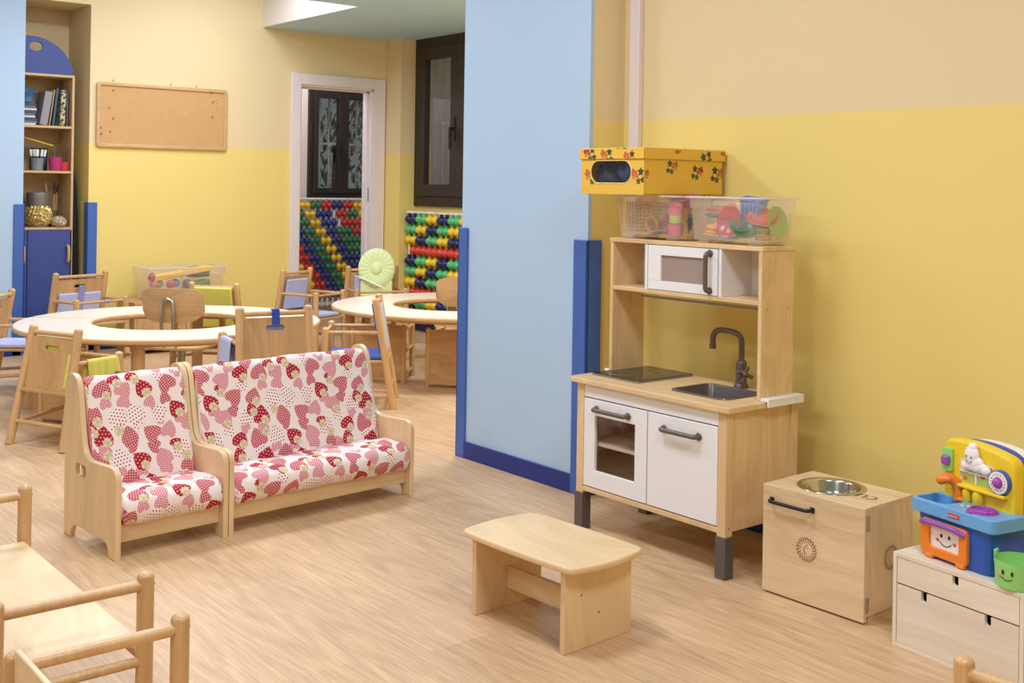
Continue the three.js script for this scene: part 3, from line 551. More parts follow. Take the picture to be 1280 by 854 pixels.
// yellow fabric storage box
{
  const fabric = canvasTex(1024, 1024, (c, W) => {
    c.fillStyle = '#ecbf48'; c.fillRect(0, 0, W, W);
    for (let i = 0; i < 60; i++) { c.strokeStyle = i % 2 ? 'rgba(214,160,34,0.10)' : 'rgba(240,196,70,0.10)'; c.lineWidth = 3 + rnd() * 5; c.beginPath(); const x = rnd() * W, y = rnd() * W; c.moveTo(x, y); c.quadraticCurveTo(x + 60, y + 40, x + 160 * (rnd() - 0.3), y + 160 * rnd()); c.stroke(); }
    const leaf = (x, y, s, col) => { c.fillStyle = col; c.beginPath(); for (let k = 0; k < 10; k++) { const a = k * Math.PI / 5 - Math.PI / 2, r = k % 2 ? s * 0.55 : s; c.lineTo(x + Math.cos(a) * r, y + Math.sin(a) * r); } c.closePath(); c.fill(); };
    const grapes = (x, y, s, col) => { for (let j = 0; j < 9; j++) { c.fillStyle = j % 3 ? col : '#d98a4a'; c.beginPath(); c.arc(x + Math.cos(j * 2.4) * s * 0.24 * Math.sqrt(j), y + Math.sin(j * 2.4) * s * 0.26 * Math.sqrt(j), s * 0.32, 0, 7); c.fill(); } };
    const motif = (x, y, k, s) => { grapes(x - s, y - s * 0.2, s, ['#c8692c', '#a3402f', '#c8692c'][k % 3]); leaf(x + s * 0.5, y - s * 0.6, s * 0.8, '#3d4a33'); leaf(x, y + s * 0.9, s * 0.7, '#56602f'); leaf(x + s * 1.0, y + s * 0.7, s * 0.65, k % 2 ? '#5b3a52' : '#4a3a3a'); };
    let k = 0;
    for (let j = 0; j < 4; j++) for (let i = 0; i < 4; i++) { const x = (i + 0.5 + (j % 2) * 0.4) * W / 4 + (rnd() - 0.5) * 90, y = (j + 0.5) * W / 4 + (rnd() - 0.5) * 80; motif(x % W, y, k++, 38 + rnd() * 10); }
  }, 2, 2);
  const fm = new THREE.MeshStandardMaterial({ map: fabric, roughness: 0.55 }); fm.userData.metric = true;
  const b = thing('fabric_storage_box', 'yellow fabric storage box with leaf print and oval window', 'storage box', [-3.057, 1.2475, -3.165]);
  const w = 0.332, d = 0.43, h = 0.143;
  const fs = rrShape(w, h, 0.004, 0, h / 2); fs.holes.push(rrHole(0.215, 0.082, 0.04, -0.005, h / 2 + 0.012));
  obj('front_panel', plate(fs, 0.005, 0.001).translate(0, 0, d / 2 - 0.005), fm, b, 'x');
  obj('side_panel', rb(w / 2 - 0.005, w / 2, 0, h, -d / 2, d / 2 - 0.005, 0.002), fm, b, 'z'); obj('side_panel', rb(-w / 2, -w / 2 + 0.005, 0, h, -d / 2, d / 2 - 0.005, 0.002), fm, b, 'z');
  obj('back_panel', rb(-w / 2, w / 2, 0, h, -d / 2, -d / 2 + 0.005, 0.002), fm, b, 'x'); obj('box_base', bx(-w / 2, w / 2, 0, 0.004, -d / 2, d / 2 - 0.005), fm, b, 'x');
  const ring = new THREE.CatmullRomCurve3(rrShape(0.217, 0.084, 0.041, -0.005, h / 2 + 0.012).getSpacedPoints(40).map(q => V(q.x, q.y, d / 2)), true);
  obj('window_piping', new THREE.TubeGeometry(ring, 80, 0.0022, 6, true), std(244, 220, 140, 0.6), b);
  obj('window_film', bx(-0.113, 0.103, h / 2 - 0.03, h / 2 + 0.054, d / 2 - 0.007, d / 2 - 0.0055), new THREE.MeshPhysicalMaterial({ color: 0xffffff, transmission: 1, roughness: 0.08, thickness: 0 }), b);
  const lid = new THREE.Group(); lid.name = 'lid'; b.add(lid);
  const W2 = w + 0.014, D2 = d + 0.012;
  obj('lid_top', rb(-W2 / 2, W2 / 2, h + 0.022, h + 0.03, -D2 / 2, D2 / 2, 0.003), fm, lid, 'x');
  obj('lid_skirt', [rb(-W2 / 2, W2 / 2, h - 0.012, h + 0.026, D2 / 2 - 0.004, D2 / 2, 0.002), rb(-W2 / 2, W2 / 2, h - 0.012, h + 0.026, -D2 / 2, -D2 / 2 + 0.004, 0.002), rb(W2 / 2 - 0.004, W2 / 2, h - 0.012, h + 0.026, -D2 / 2, D2 / 2, 0.002), rb(-W2 / 2, -W2 / 2 + 0.004, h - 0.012, h + 0.026, -D2 / 2, D2 / 2, 0.002)], fm, lid, 'x');
  // folded clothes inside
  const cloth = (x, y, z, sx, sy, sz, m, label) => { const g = ell(sx, sy, sz, 0, 0, 0, 20), p = g.attributes.position; for (let i = 0; i < p.count; i++) { const n = 1 + 0.13 * Math.sin(p.getX(i) * 90 + p.getY(i) * 60) + 0.08 * Math.sin(p.getZ(i) * 120); p.setXYZ(i, p.getX(i) * n, p.getY(i) * n, p.getZ(i) * n); } g.computeVertexNormals(); const o = obj('bundled_cloth', g, m); o.position.set(x, y, z); tag(o, label, 'cloth'); };
  cloth(-3.0, 1.33, -3.02, 0.075, 0.055, 0.05, std(52, 66, 108, 0.9), 'dark blue cloth bundled inside the yellow box');
  cloth(-3.13, 1.315, -3.03, 0.07, 0.05, 0.05, std(62, 62, 76, 0.9), 'charcoal cloth bundled inside the yellow box');
}
// ---------------------------------------------------------------- wooden cupboard with steel bowl
const decal = (w, h, px, draw) => { const t = canvasTex(px, Math.round(px * h / w), draw); t.wrapS = t.wrapT = THREE.ClampToEdgeWrapping; return new THREE.MeshStandardMaterial({ map: t, transparent: true, roughness: 0.6 }); };
function emblem(c, W) {                                        // burned sun wheel with a profile face
  c.clearRect(0, 0, W, W); c.translate(W / 2, W / 2); c.strokeStyle = c.fillStyle = 'rgba(126,78,44,0.85)'; c.lineCap = 'round';
  for (let i = 0; i < 420; i++) { const a = rnd() * 6.283, r = W * (0.31 + Math.pow(rnd(), 2) * 0.17); c.globalAlpha = 0.4; c.beginPath(); c.arc(Math.cos(a) * r, Math.sin(a) * r, W * 0.006, 0, 7); c.fill(); }
  c.globalAlpha = 0.95; c.lineWidth = W * 0.02;
  for (let i = 0; i < 20; i++) { c.save(); c.rotate(i * Math.PI / 10); c.beginPath(); c.moveTo(W * 0.2, 0); c.quadraticCurveTo(W * 0.3, -W * 0.06, W * 0.35, W * 0.03); c.quadraticCurveTo(W * 0.31, W * 0.06, W * 0.27, W * 0.04); c.stroke(); c.restore(); }
  c.beginPath(); c.moveTo(W * 0.03, -W * 0.15); c.lineTo(-W * 0.1, -W * 0.02); c.lineTo(-W * 0.07, W * 0.01); c.lineTo(-W * 0.1, W * 0.05); c.lineTo(-W * 0.06, W * 0.07); c.lineTo(-W * 0.07, W * 0.11); c.lineTo(0, W * 0.13); c.stroke();
  c.beginPath(); c.arc(W * 0.03, -W * 0.05, W * 0.016, 0, 7); c.fill();
}
{
  const k = thing('wooden_cupboard', 'pine play cupboard with steel bowl on top and black handle', 'cupboard', [-2.122, 0, -3.045], 0.02);
  const w = 0.366, d = 0.262, h = 0.342, hx = w / 2, hz = d / 2, t = 0.014;
  obj('side', rb(-hx, -hx + t, 0.02, h - t, -hz, hz - 0.016, 0.001), M.pine, k, 'y');
  obj('side', rb(hx - t, hx, 0.02, h - t, -hz, hz - 0.016, 0.001), M.pine, k, 'y');
  obj('base', bx(-hx + t, hx - t, 0.02, 0.034, -hz, hz - 0.016), M.pine, k, 'x');
  obj('plinth', bx(-hx + 0.01, hx - 0.004, 0, 0.02, -hz, hz - 0.03), M.pine, k, 'x');
  obj('back', bx(-hx + t, hx - t, 0.034, h - t, -hz, -hz + 0.006), M.pine, k, 'x');
  const ts = rrShape(w, d - 0.016, 0.002, 0, 0.008); const hole = new THREE.Path(); hole.absarc(-0.025, 0.006, 0.096, 0, Math.PI * 2, true); ts.holes.push(hole);
  obj('top_board', flat(plate(ts, t, 0.001, 40)).translate(0, h - t, 0), M.pine, k, 'x');
  obj('steel_bowl', lathe([[0.094, 0.0005], [0.106, 0.0005], [0.107, 0.002], [0.104, 0.0035], [0.09, 0.003], [0.084, -0.004], [0.078, -0.03], [0.066, -0.055], [0.045, -0.064], [0, -0.065]], 48).translate(-0.025, h, -0.006), M.steel, k);
  const door = new THREE.Group(); door.name = 'door'; k.add(door);
  obj('door_panel', rb(-hx, hx, 0.006, h - 0.001, hz - 0.015, hz, 0.0012), M.pine, door, 'x');
  const a = V(-hx + 0.035, h - 0.045, hz), b = V(-hx + 0.185, h - 0.045, hz);
  obj('handle', [rb(a.x - 0.008, a.x + 0.008, a.y - 0.009, a.y + 0.009, hz, hz + 0.004, 0.002), rb(b.x - 0.008, b.x + 0.008, b.y - 0.009, b.y + 0.009, hz, hz + 0.004, 0.002),
    tube([a.clone().add(V(0, 0, 0.002)), a.clone().add(V(0.002, 0, 0.016)), a.clone().add(V(0.014, 0, 0.024)), b.clone().add(V(-0.014, 0, 0.024)), b.clone().add(V(-0.002, 0, 0.016)), b.clone().add(V(0, 0, 0.002))], 0.006, 32, 8, false, 0.25)], M.black, door);
  const em = decal(1, 1, 256, emblem);
  const e1 = obj('burned_emblem', new THREE.PlaneGeometry(0.105, 0.105).translate(-0.018, 0.172, hz + 0.0006), em, door); e1.castShadow = false;
  const e2 = obj('burned_emblem', new THREE.PlaneGeometry(0.105, 0.105).rotateY(Math.PI / 2).translate(hx + 0.0006, 0.172, -0.01), em, k); e2.castShadow = false;
  const word = decal(2, 1, 256, (c, W, H) => { c.clearRect(0, 0, W, H); c.fillStyle = 'rgba(120,76,44,0.9)'; c.font = '120px sans-serif'; c.textAlign = 'center'; c.textBaseline = 'middle'; c.fillText('cu', W / 2, H / 2 - 8); });
  const e3 = obj('burned_lettering', new THREE.PlaneGeometry(0.15, 0.075).rotateX(-Math.PI / 2).rotateY(Math.PI).translate(0.112, h + 0.0006, 0.012), word, k); e3.castShadow = false;
  for (const y of [h - 0.045, 0.055]) obj('hinge', [rb(hx - 0.001, hx + 0.0025, y - 0.022, y + 0.022, hz - 0.024, hz - 0.008, 0.001), rod(V(hx + 0.002, y - 0.022, hz - 0.015), V(hx + 0.002, y + 0.022, hz - 0.015), 0.0025, 8)], M.tubeSteel, k);
}
// ---------------------------------------------------------------- drawer unit
const DT = -0.105, DRAW = V(-1.596, 0, -2.973);
{
  const k = thing('drawer_unit', 'pale birch two-drawer chest with finger notches under the toy', 'drawers', DRAW.toArray(), DT);
  const w = 0.40, d = 0.26, h = 0.262, hx = w / 2, hz = d / 2, t = 0.012, m = M.paleBirch;
  obj('side', rb(-hx, -hx + t, 0, h, -hz, hz, 0.001), m, k, 'y'); obj('side', rb(hx - t, hx, 0, h, -hz, hz, 0.001), m, k, 'y');
  obj('top', rb(-hx + t, hx - t, h - t, h, -hz, hz, 0.001), m, k, 'x'); obj('bottom', rb(-hx + t, hx - t, 0, t, -hz, hz, 0.001), m, k, 'x'); obj('back', bx(-hx + t, hx - t, t, h - t, -hz, -hz + 0.005), m, k, 'x');
  const front = (y0, y1, notches) => {
    const g = new THREE.Group(); g.name = 'drawer'; k.add(g);
    const s = new THREE.Shape(), x0 = -hx + t + 0.002, x1 = hx - t - 0.002, r = 0.009, dp = 0.026;
    s.moveTo(x0, y0); s.lineTo(x1, y0); s.lineTo(x1, y1);
    for (const n of notches.slice().sort((p, q) => q - p)) { s.lineTo(n + r, y1); s.lineTo(n + r, y1 - dp + r); s.absarc(n, y1 - dp + r, r, 0, -Math.PI, true); s.lineTo(n - r, y1); }
    s.lineTo(x0, y1); s.lineTo(x0, y0);
    obj('drawer_front', plate(s, 0.012, 0.0008).translate(0, 0, hz - 0.013), m, g, 'x');
    obj('drawer_box', [bx(x0 + 0.004, x0 + 0.01, y0 + 0.004, y1 - 0.03, -hz + 0.01, hz - 0.014), bx(x1 - 0.01, x1 - 0.004, y0 + 0.004, y1 - 0.03, -hz + 0.01, hz - 0.014), bx(x0 + 0.01, x1 - 0.01, y0 + 0.004, y0 + 0.009, -hz + 0.01, hz - 0.014), bx(x0 + 0.01, x1 - 0.01, y0 + 0.004, y1 - 0.03, -hz + 0.01, -hz + 0.016)], m, g, 'x');
  };
  front(0.179, h - t - 0.001, [0.0]); front(0.013, 0.1745, [-0.098, 0.098]);
}
// ---------------------------------------------------------------- plastic activity kitchen toy
{
  const T = thing('toy_activity_kitchen', 'blue and yellow plastic activity kitchen toy with orange oven door', 'toy', [-1.633, 0.262, -2.957], -0.2);
  const blue = plastic(34, 92, 196, 0.3), sky = plastic(108, 172, 226, 0.3), yel = plastic(244, 208, 46, 0.3), org = plastic(240, 134, 44, 0.3), pur = plastic(146, 82, 180, 0.3), pur2 = plastic(166, 74, 176, 0.25), wht = plastic(244, 240, 238, 0.4), grn = plastic(150, 216, 122, 0.35);
  obj('body', loft([rrRing(0.236, 0.15, 0.025, 0), rrRing(0.242, 0.156, 0.025, 0.006), rrRing(0.252, 0.16, 0.022, 0.125)], { end: false }).translate(0, 0, -0.012), blue, T);
  // counter with a recessed basin at its left
  const cs = rrShape(0.284, 0.135, 0.02, 0, 0); cs.holes.push(rrHole(0.1, 0.085, 0.014, -0.083, -0.008));
  obj('counter', flat(plate(cs, 0.036, 0.003)).translate(0, 0.118, 0.012), sky, T);
  obj('basin', loft([rrRing(0.106, 0.091, 0.015, 0.147), rrRing(0.09, 0.075, 0.014, 0.1), rrRing(0.01, 0.01, 0.004, 0.099)], { start: false, end: true }).translate(-0.083, 0, 0.02), sky, T);
  obj('brand_badge', [rb(-0.005, 0.033, 0.13, 0.142, 0.078, 0.081, 0.002)], plastic(206, 44, 40), T);
  const bt = decal(3, 1, 192, (c, W, H) => { c.clearRect(0, 0, W, H); c.fillStyle = '#ffffff'; c.font = 'bold 30px sans-serif'; c.textAlign = 'center'; c.textBaseline = 'middle'; c.fillText('Fisher-Price', W / 2, H / 2); });
  obj('badge_lettering', new THREE.PlaneGeometry(0.036, 0.012).translate(0.014, 0.136, 0.0814), bt, T);
  // oven door
  const od = new THREE.Group(); od.name = 'oven_door'; T.add(od);
  const ds = rrShape(0.158, 0.098, 0.014, -0.022, 0.058); ds.holes.push(rrHole(0.1, 0.056, 0.008, -0.02, 0.062));
  obj('door_frame', plate(ds, 0.016, 0.004).translate(0, 0, 0.064), org, od);
  obj('door_window', plate(rrShape(0.106, 0.062, 0.008, -0.02, 0.062), 0.008, 0.002).translate(0, 0, 0.064), wht, od);
  obj('door_handle', tube([V(-0.098, 0.096, 0.078), V(-0.06, 0.102, 0.088), V(-0.02, 0.103, 0.09), V(0.02, 0.101, 0.088), V(0.052, 0.092, 0.078)], 0.0075, 24, 10), pur, od);
  obj('door_foot', [rb(-0.085, -0.055, 0.002, 0.014, 0.066, 0.081, 0.003), rb(0.022, 0.05, 0.002, 0.014, 0.066, 0.081, 0.003)], org, od);
  obj('face', [ell(0.0042, 0.0055, 0.002, -0.033, 0.07, 0.0725, 10), ell(0.0042, 0.0055, 0.002, -0.006, 0.07, 0.0725, 10), tube([V(-0.038, 0.053, 0.0725), V(-0.028, 0.046, 0.0727), V(-0.018, 0.044, 0.0727), V(-0.006, 0.047, 0.0727), V(0.002, 0.054, 0.0725)], 0.0012, 14, 6)], M.black, od);
  obj('cheek', [ell(0.0065, 0.005, 0.0012, -0.046, 0.056, 0.0722, 12), ell(0.0065, 0.005, 0.0012, 0.012, 0.056, 0.0722, 12)], plastic(232, 92, 112), od);
  // back panel
  const bp = new THREE.Shape(); bp.moveTo(-0.118, 0.14); bp.lineTo(0.12, 0.14); bp.lineTo(0.12, 0.27); bp.quadraticCurveTo(0.118, 0.296, 0.09, 0.303); bp.quadraticCurveTo(0, 0.326, -0.09, 0.316); bp.quadraticCurveTo(-0.116, 0.312, -0.118, 0.29); bp.closePath();
  obj('back_panel', plate(bp, 0.042, 0.008).translate(0, 0, -0.07), yel, T);
  const arch = (sx, sy) => { const s = new THREE.Shape(); s.moveTo(-0.118 * sx, 0.0); s.lineTo(0.126 * sx, 0.0); s.lineTo(0.126 * sx, 0.25 * sy); s.quadraticCurveTo(0.12 * sx, 0.3 * sy, 0.06 * sx, 0.312 * sy); s.quadraticCurveTo(0, 0.322 * sy, -0.06 * sx, 0.316 * sy); s.quadraticCurveTo(-0.116 * sx, 0.31 * sy, -0.118 * sx, 0.28 * sy); s.closePath(); return s; };
  obj('rear_rim', plate(arch(1, 1), 0.022, 0.005).translate(0, 0, -0.092), plastic(52, 84, 168, 0.35), T);
  obj('rear_shell', plate(arch(0.985, 0.985), 0.05, 0.008).translate(0, 0, -0.141), wht, T);
  const zp = -0.028;
  // picture window with bars
  const pic = canvasTex(128, 96, (c, W, H) => { c.fillStyle = '#dfe8c8'; c.fillRect(0, 0, W, H); c.fillStyle = '#a8c46a'; c.fillRect(0, H * 0.6, W, H * 0.4); for (let i = 0; i < 22; i++) { c.fillStyle = ['#d86a3c', '#6a2a5c', '#e8a03c', '#5c8a3c', '#c04a4a', '#f0c8a0'][i % 6]; c.beginPath(); c.arc(rnd() * W, H * (0.2 + rnd() * 0.7), 5 + rnd() * 8, 0, 7); c.fill(); } });
  obj('picture_window', bx(-0.058, 0.052, 0.206, 0.268, zp - 0.002, zp + 0.001), new THREE.MeshStandardMaterial({ map: pic, roughness: 0.3 }), T);
  obj('window_bars', [rb(-0.006, -0.001, 0.206, 0.268, zp, zp + 0.004, 0.001), rb(-0.058, 0.052, 0.233, 0.238, zp, zp + 0.004, 0.001)], wht, T);
  const cl = new THREE.Group(); cl.name = 'cloud'; T.add(cl);
  obj('cloud_body', [ell(0.024, 0.028, 0.012, -0.012, 0.286, zp + 0.009), ell(0.044, 0.017, 0.011, -0.002, 0.258, zp + 0.007), ell(0.033, 0.02, 0.0115, -0.006, 0.268, zp + 0.008), ell(0.014, 0.013, 0.01, -0.01, 0.308, zp + 0.008), ell(0.018, 0.013, 0.01, 0.03, 0.252, zp + 0.006), ell(0.016, 0.013, 0.01, -0.034, 0.254, zp + 0.006)], plastic(246, 240, 240, 0.35), cl);
  obj('face', [ell(0.0025, 0.0035, 0.0015, -0.022, 0.283, zp + 0.0195, 10), ell(0.0025, 0.0035, 0.0015, -0.006, 0.282, zp + 0.0198, 10), tube([V(-0.026, 0.274, zp + 0.019), V(-0.018, 0.268, zp + 0.0205), V(-0.009, 0.268, zp + 0.0205), V(-0.003, 0.273, zp + 0.0195)], 0.0008, 12, 6)], M.black, cl);
  // dial
  const dialTex = canvasTex(256, 256, (c, W) => { c.fillStyle = '#f4efe8'; c.fillRect(0, 0, W, W); c.translate(W / 2, W / 2); for (let i = 0; i < 16; i++) { c.save(); c.rotate(i * Math.PI / 8); c.fillStyle = ['#d2453c', '#4a78b8', '#e0a03c', '#6a9a4c'][i % 4]; c.beginPath(); c.arc(W * 0.37, 0, W * 0.035, 0, 7); c.fill(); c.restore(); } });
  const dl = new THREE.Group(); dl.name = 'dial'; T.add(dl);
  obj('dial_base', cyl(0.034, 0.032, 0.016, 0, 0, 0, 32).rotateX(Math.PI / 2).translate(0.078, 0.232, zp - 0.002), plastic(62, 98, 178, 0.3), dl);
  obj('dial_face', new THREE.CircleGeometry(0.03, 32).translate(0.078, 0.232, zp + 0.0146), new THREE.MeshStandardMaterial({ map: dialTex, roughness: 0.4 }), dl);
  obj('dial_knob', [cyl(0.0155, 0.0145, 0.004, 0, 0, 0, 24).rotateX(Math.PI / 2).translate(0.078, 0.232, zp + 0.0145), ell(0.0135, 0.0135, 0.01, 0.078, 0.232, zp + 0.019)], pur2, dl);
  // switch plate
  const sw = new THREE.Group(); sw.name = 'switch_plate'; T.add(sw);
  obj('plate', plate(rrShape(0.036, 0.066, 0.006, -0.1, 0.256), 0.008, 0.002).translate(0, 0, zp), grn, sw);
  obj('rocker', rb(-0.113, -0.087, 0.242, 0.268, zp + 0.006, zp + 0.02, 0.006, 3), pur, sw);
  // faucet, ledge, bottles, burner
  obj('faucet', [tube([V(-0.06, 0.15, -0.022), V(-0.062, 0.18, -0.024), V(-0.068, 0.2, -0.018), V(-0.08, 0.209, -0.002), V(-0.09, 0.205, 0.012)], 0.0145, 24, 12), ell(0.0145, 0.0145, 0.0145, -0.09, 0.205, 0.012), ell(0.02, 0.013, 0.02, -0.082, 0.208, -0.002), ell(0.03, 0.007, 0.012, -0.046, 0.156, -0.02)], org, T);
  obj('ledge', rb(-0.07, 0.1, 0.19, 0.2, zp - 0.004, zp + 0.018, 0.004, 2), yel, T);
  for (const [x, r] of [[-0.03, 0.013], [0.008, 0.016]]) obj('bottle', lathe([[0, 0], [r, 0], [r, 0.03], [r * 0.6, 0.036], [r * 0.6, 0.046], [0, 0.046]], 18).translate(x, 0.153, zp + 0.006), yel, T);
  obj('burner', [cyl(0.042, 0.04, 0.005, 0.062, 0.153, 0.024, 32), new THREE.TorusGeometry(0.032, 0.004, 8, 32).rotateX(Math.PI / 2).translate(0.062, 0.159, 0.024), new THREE.TorusGeometry(0.016, 0.0025, 8, 24).rotateX(Math.PI / 2).translate(0.062, 0.159, 0.024), rb(0.045, 0.062, 0.152, 0.159, 0.058, 0.072, 0.003)], pur2, T);
  obj('counter_buttons', [ell(0.006, 0.004, 0.005, 0.0, 0.155, 0.03), ell(0.005, 0.004, 0.005, 0.012, 0.155, 0.018)], plastic(232, 214, 96), T);
  // green pot with a face, standing at the toy's side
  const P = thing('toy_pot', 'light green plastic toy pot with a smiling face', 'toy pot', [-1.452, 0.262, -2.875], -0.15);
  obj('pot_shell', lathe([[0, 0], [0.054, 0], [0.056, 0.003], [0.06, 0.07], [0.058, 0.07], [0.053, 0.004], [0, 0.004]], 36), grn, P);
  for (const a of [-1.3, 1.7]) obj('lug', rb(-0.01, 0.01, 0.05, 0.084, -0.004, 0.004, 0.004, 2).rotateY(0).translate(0, 0, 0.058).rotateY(a), grn, P);
  obj('face', [ell(0.004, 0.006, 0.0015, -0.004, 0.044, 0.0592, 10), ell(0.004, 0.006, 0.0015, 0.02, 0.044, 0.0556, 10), tube([V(-0.008, 0.03, 0.0588), V(0.006, 0.025, 0.0585), V(0.02, 0.029, 0.0552)], 0.001, 12, 6)], M.black, P);
  obj('cheek', ell(0.006, 0.004, 0.001, -0.014, 0.032, 0.0572, 12), plastic(226, 128, 120), P);
}
// ---------------------------------------------------------------- small bench
{
  const b = thing('low_wooden_bench', 'low birch play table with curved top and panel legs', 'bench', [-2.505, 0, -2.195], 0.05);
  const s = new THREE.Shape(), w = 0.235, d = 0.15, r = 0.035;
  s.moveTo(-w + r, -d); s.quadraticCurveTo(0, -d - 0.012, w - r, -d); s.quadraticCurveTo(w, -d, w + 0.004, -d + r); s.quadraticCurveTo(w + 0.03, 0, w + 0.004, d - r); s.quadraticCurveTo(w, d, w - r, d); s.quadraticCurveTo(0, d + 0.012, -w + r, d); s.quadraticCurveTo(-w, d, -w - 0.004, d - r); s.quadraticCurveTo(-w - 0.03, 0, -w - 0.004, -d + r); s.quadraticCurveTo(-w, -d, -w + r, -d);
  obj('top', flat(plate(s, 0.019, 0.006, 16)).translate(0, 0.227, 0), M.birch, b, 'x');
  for (const x of [-0.187, 0.187]) obj('panel_leg', rb(x - 0.009, x + 0.009, 0, 0.227, -0.134, 0.134, 0.002), M.birch, b, 'y');
  obj('stretcher', rb(-0.178, 0.178, 0.055, 0.122, -0.009, 0.009, 0.002), M.birch, b, 'x');
  for (const [y, z] of [[0.088, 0.0], [0.15, 0.07]]) obj('screw_plug', cyl(0.003, 0.003, 0.001, 0, 0, 0, 10).rotateZ(-Math.PI / 2).translate(0.1965, y, z), std(150, 104, 60, 0.6), b);
}
// ---------------------------------------------------------------- armchair and sofa
function cushion(profile, x0, x1, sway, nx = 40) {             // closed (z, y) profile swept over x with soft folds
  const pts = profile.map(a => new THREE.Vector2(a[0], a[1])), crv = new THREE.SplineCurve([...pts, pts[0]]), prof = crv.getSpacedPoints(72).slice(0, -1), rings = [];
  const cz = prof.reduce((s, q) => s + q.x, 0) / prof.length, cy = prof.reduce((s, q) => s + q.y, 0) / prof.length;
  for (let i = 0; i <= nx; i++) {
    const u = i / nx, e = Math.min(u, 1 - u) * (x1 - x0), k = e < 0.02 ? 0.9 + 0.1 * Math.sqrt(Math.max(0, 1 - (1 - e / 0.02) ** 2)) : 1, x = x0 + (x1 - x0) * u;
    rings.push(prof.map((q, j) => {
      const f = sway * (Math.sin(x * 23 + j * 0.35) * 0.5 + Math.sin(x * 41 - j * 0.52 + 1) * 0.35 + Math.sin(x * 9 + j * 0.2) * 0.6);
      let dz = q.x - cz, dy = q.y - cy; const l = Math.hypot(dz, dy) || 1;
      return V(x, cy + dy * k + dy / l * f, cz + dz * k + dz / l * f);
    }));
  }
  const g = loft(rings, { crease: 1.4 });
  // uv: along the width and along the profile, in metres
  const p = g.attributes.position, uv = g.attributes.uv;
  for (let i = 0; i < p.count; i++) { const u = uv.getX(i), v = uv.getY(i); uv.setXY(i, v + x0, -u); }
  return g;
}
function panelShape() {
  const s = new THREE.Shape();                                 // side panel, x = depth (front 0 .. back -0.45), y = height
  s.moveTo(0, 0); s.lineTo(0, 0.262); s.quadraticCurveTo(0, 0.302, -0.05, 0.305); s.lineTo(-0.2, 0.298); s.quadraticCurveTo(-0.25, 0.3, -0.268, 0.34); s.quadraticCurveTo(-0.29, 0.42, -0.31, 0.525); s.quadraticCurveTo(-0.325, 0.578, -0.37, 0.58); s.quadraticCurveTo(-0.43, 0.58, -0.43, 0.52);
  s.lineTo(-0.425, 0); s.lineTo(-0.37, 0); s.quadraticCurveTo(-0.365, 0.045, -0.32, 0.05); s.lineTo(-0.1, 0.05); s.quadraticCurveTo(-0.058, 0.045, -0.055, 0); s.closePath();
  const h = new THREE.Path(); h.setFromPoints(rrShape(0.09, 0.044, 0.02, -0.29, 0.25).getPoints(6).reverse()); s.holes.push(h);
  return s;
}
function settee(name, label, cat, W, at, turn, shift) {
  const k = thing(name, label, cat, at, turn);
  const t = 0.02, zf = 0.2;                                    // local front of the panels
  const pg = x => plate(panelShape(), t, 0.003, 10).rotateY(-Math.PI / 2).translate(x + t, 0, zf);   // x(depth) -> z
  obj('side_panel', pg(-W / 2), M.birch, k, 'y'); obj('side_panel', pg(W / 2 - t), M.birch, k, 'y');
  obj('front_rail', rb(-W / 2 + t, W / 2 - t, 0.05, 0.135, zf - 0.05, zf - 0.03, 0.003), M.birch, k, 'x');
  obj('seat_board', bx(-W / 2 + t, W / 2 - t, 0.115, 0.13, zf - 0.33, zf - 0.05), M.birch, k, 'x');
  obj('back_board', bx(-W / 2 + t, W / 2 - t, 0, 0.4, -0.008, 0.008).rotateX(-0.28).translate(0, 0.15, zf - 0.29), M.birch, k, 'x');
  const a = -W / 2 + t + 0.003, b = W / 2 - t - 0.003;
  const seat = [[zf - 0.27, 0.15], [zf - 0.1, 0.135], [zf - 0.028, 0.112], [zf - 0.004, 0.116], [zf + 0.014, 0.15], [zf + 0.008, 0.19], [zf - 0.03, 0.212], [zf - 0.12, 0.214], [zf - 0.22, 0.205], [zf - 0.28, 0.195]];
  const back = [[zf - 0.235, 0.17], [zf - 0.205, 0.19], [zf - 0.212, 0.24], [zf - 0.25, 0.36], [zf - 0.292, 0.5], [zf - 0.308, 0.548], [zf - 0.328, 0.568], [zf - 0.358, 0.562], [zf - 0.366, 0.53], [zf - 0.335, 0.4], [zf - 0.295, 0.24], [zf - 0.27, 0.18]];
  void shift;
  obj('seat_cushion', cushion(seat, a, b, 0.0035, Math.round(W * 70)), M.hearts, k);
  obj('back_cushion', cushion(back, a, b, 0.003, Math.round(W * 70)), M.hearts, k);
  return k;
}
{
  const th = Math.PI / 2 + 0.08, ax = V(Math.cos(th), 0, -Math.sin(th)), fd = V(Math.sin(th), 0, Math.cos(th));
  const p0 = V(-3.77, 0, -1.378);                              // front foot of the armchair's open side
  const place = (d0, W) => p0.clone().addScaledVector(ax, d0 + W / 2).addScaledVector(fd, -0.2).toArray();
  settee('toddler_armchair', 'small birch armchair with strawberry and heart print cushions', 'armchair', 0.42, place(0, 0.42), th, 0);
  settee('toddler_sofa', 'wide birch two-seat sofa with strawberry and heart print cushions', 'sofa', 0.845, place(0.423, 0.845), th, 0.2);
}
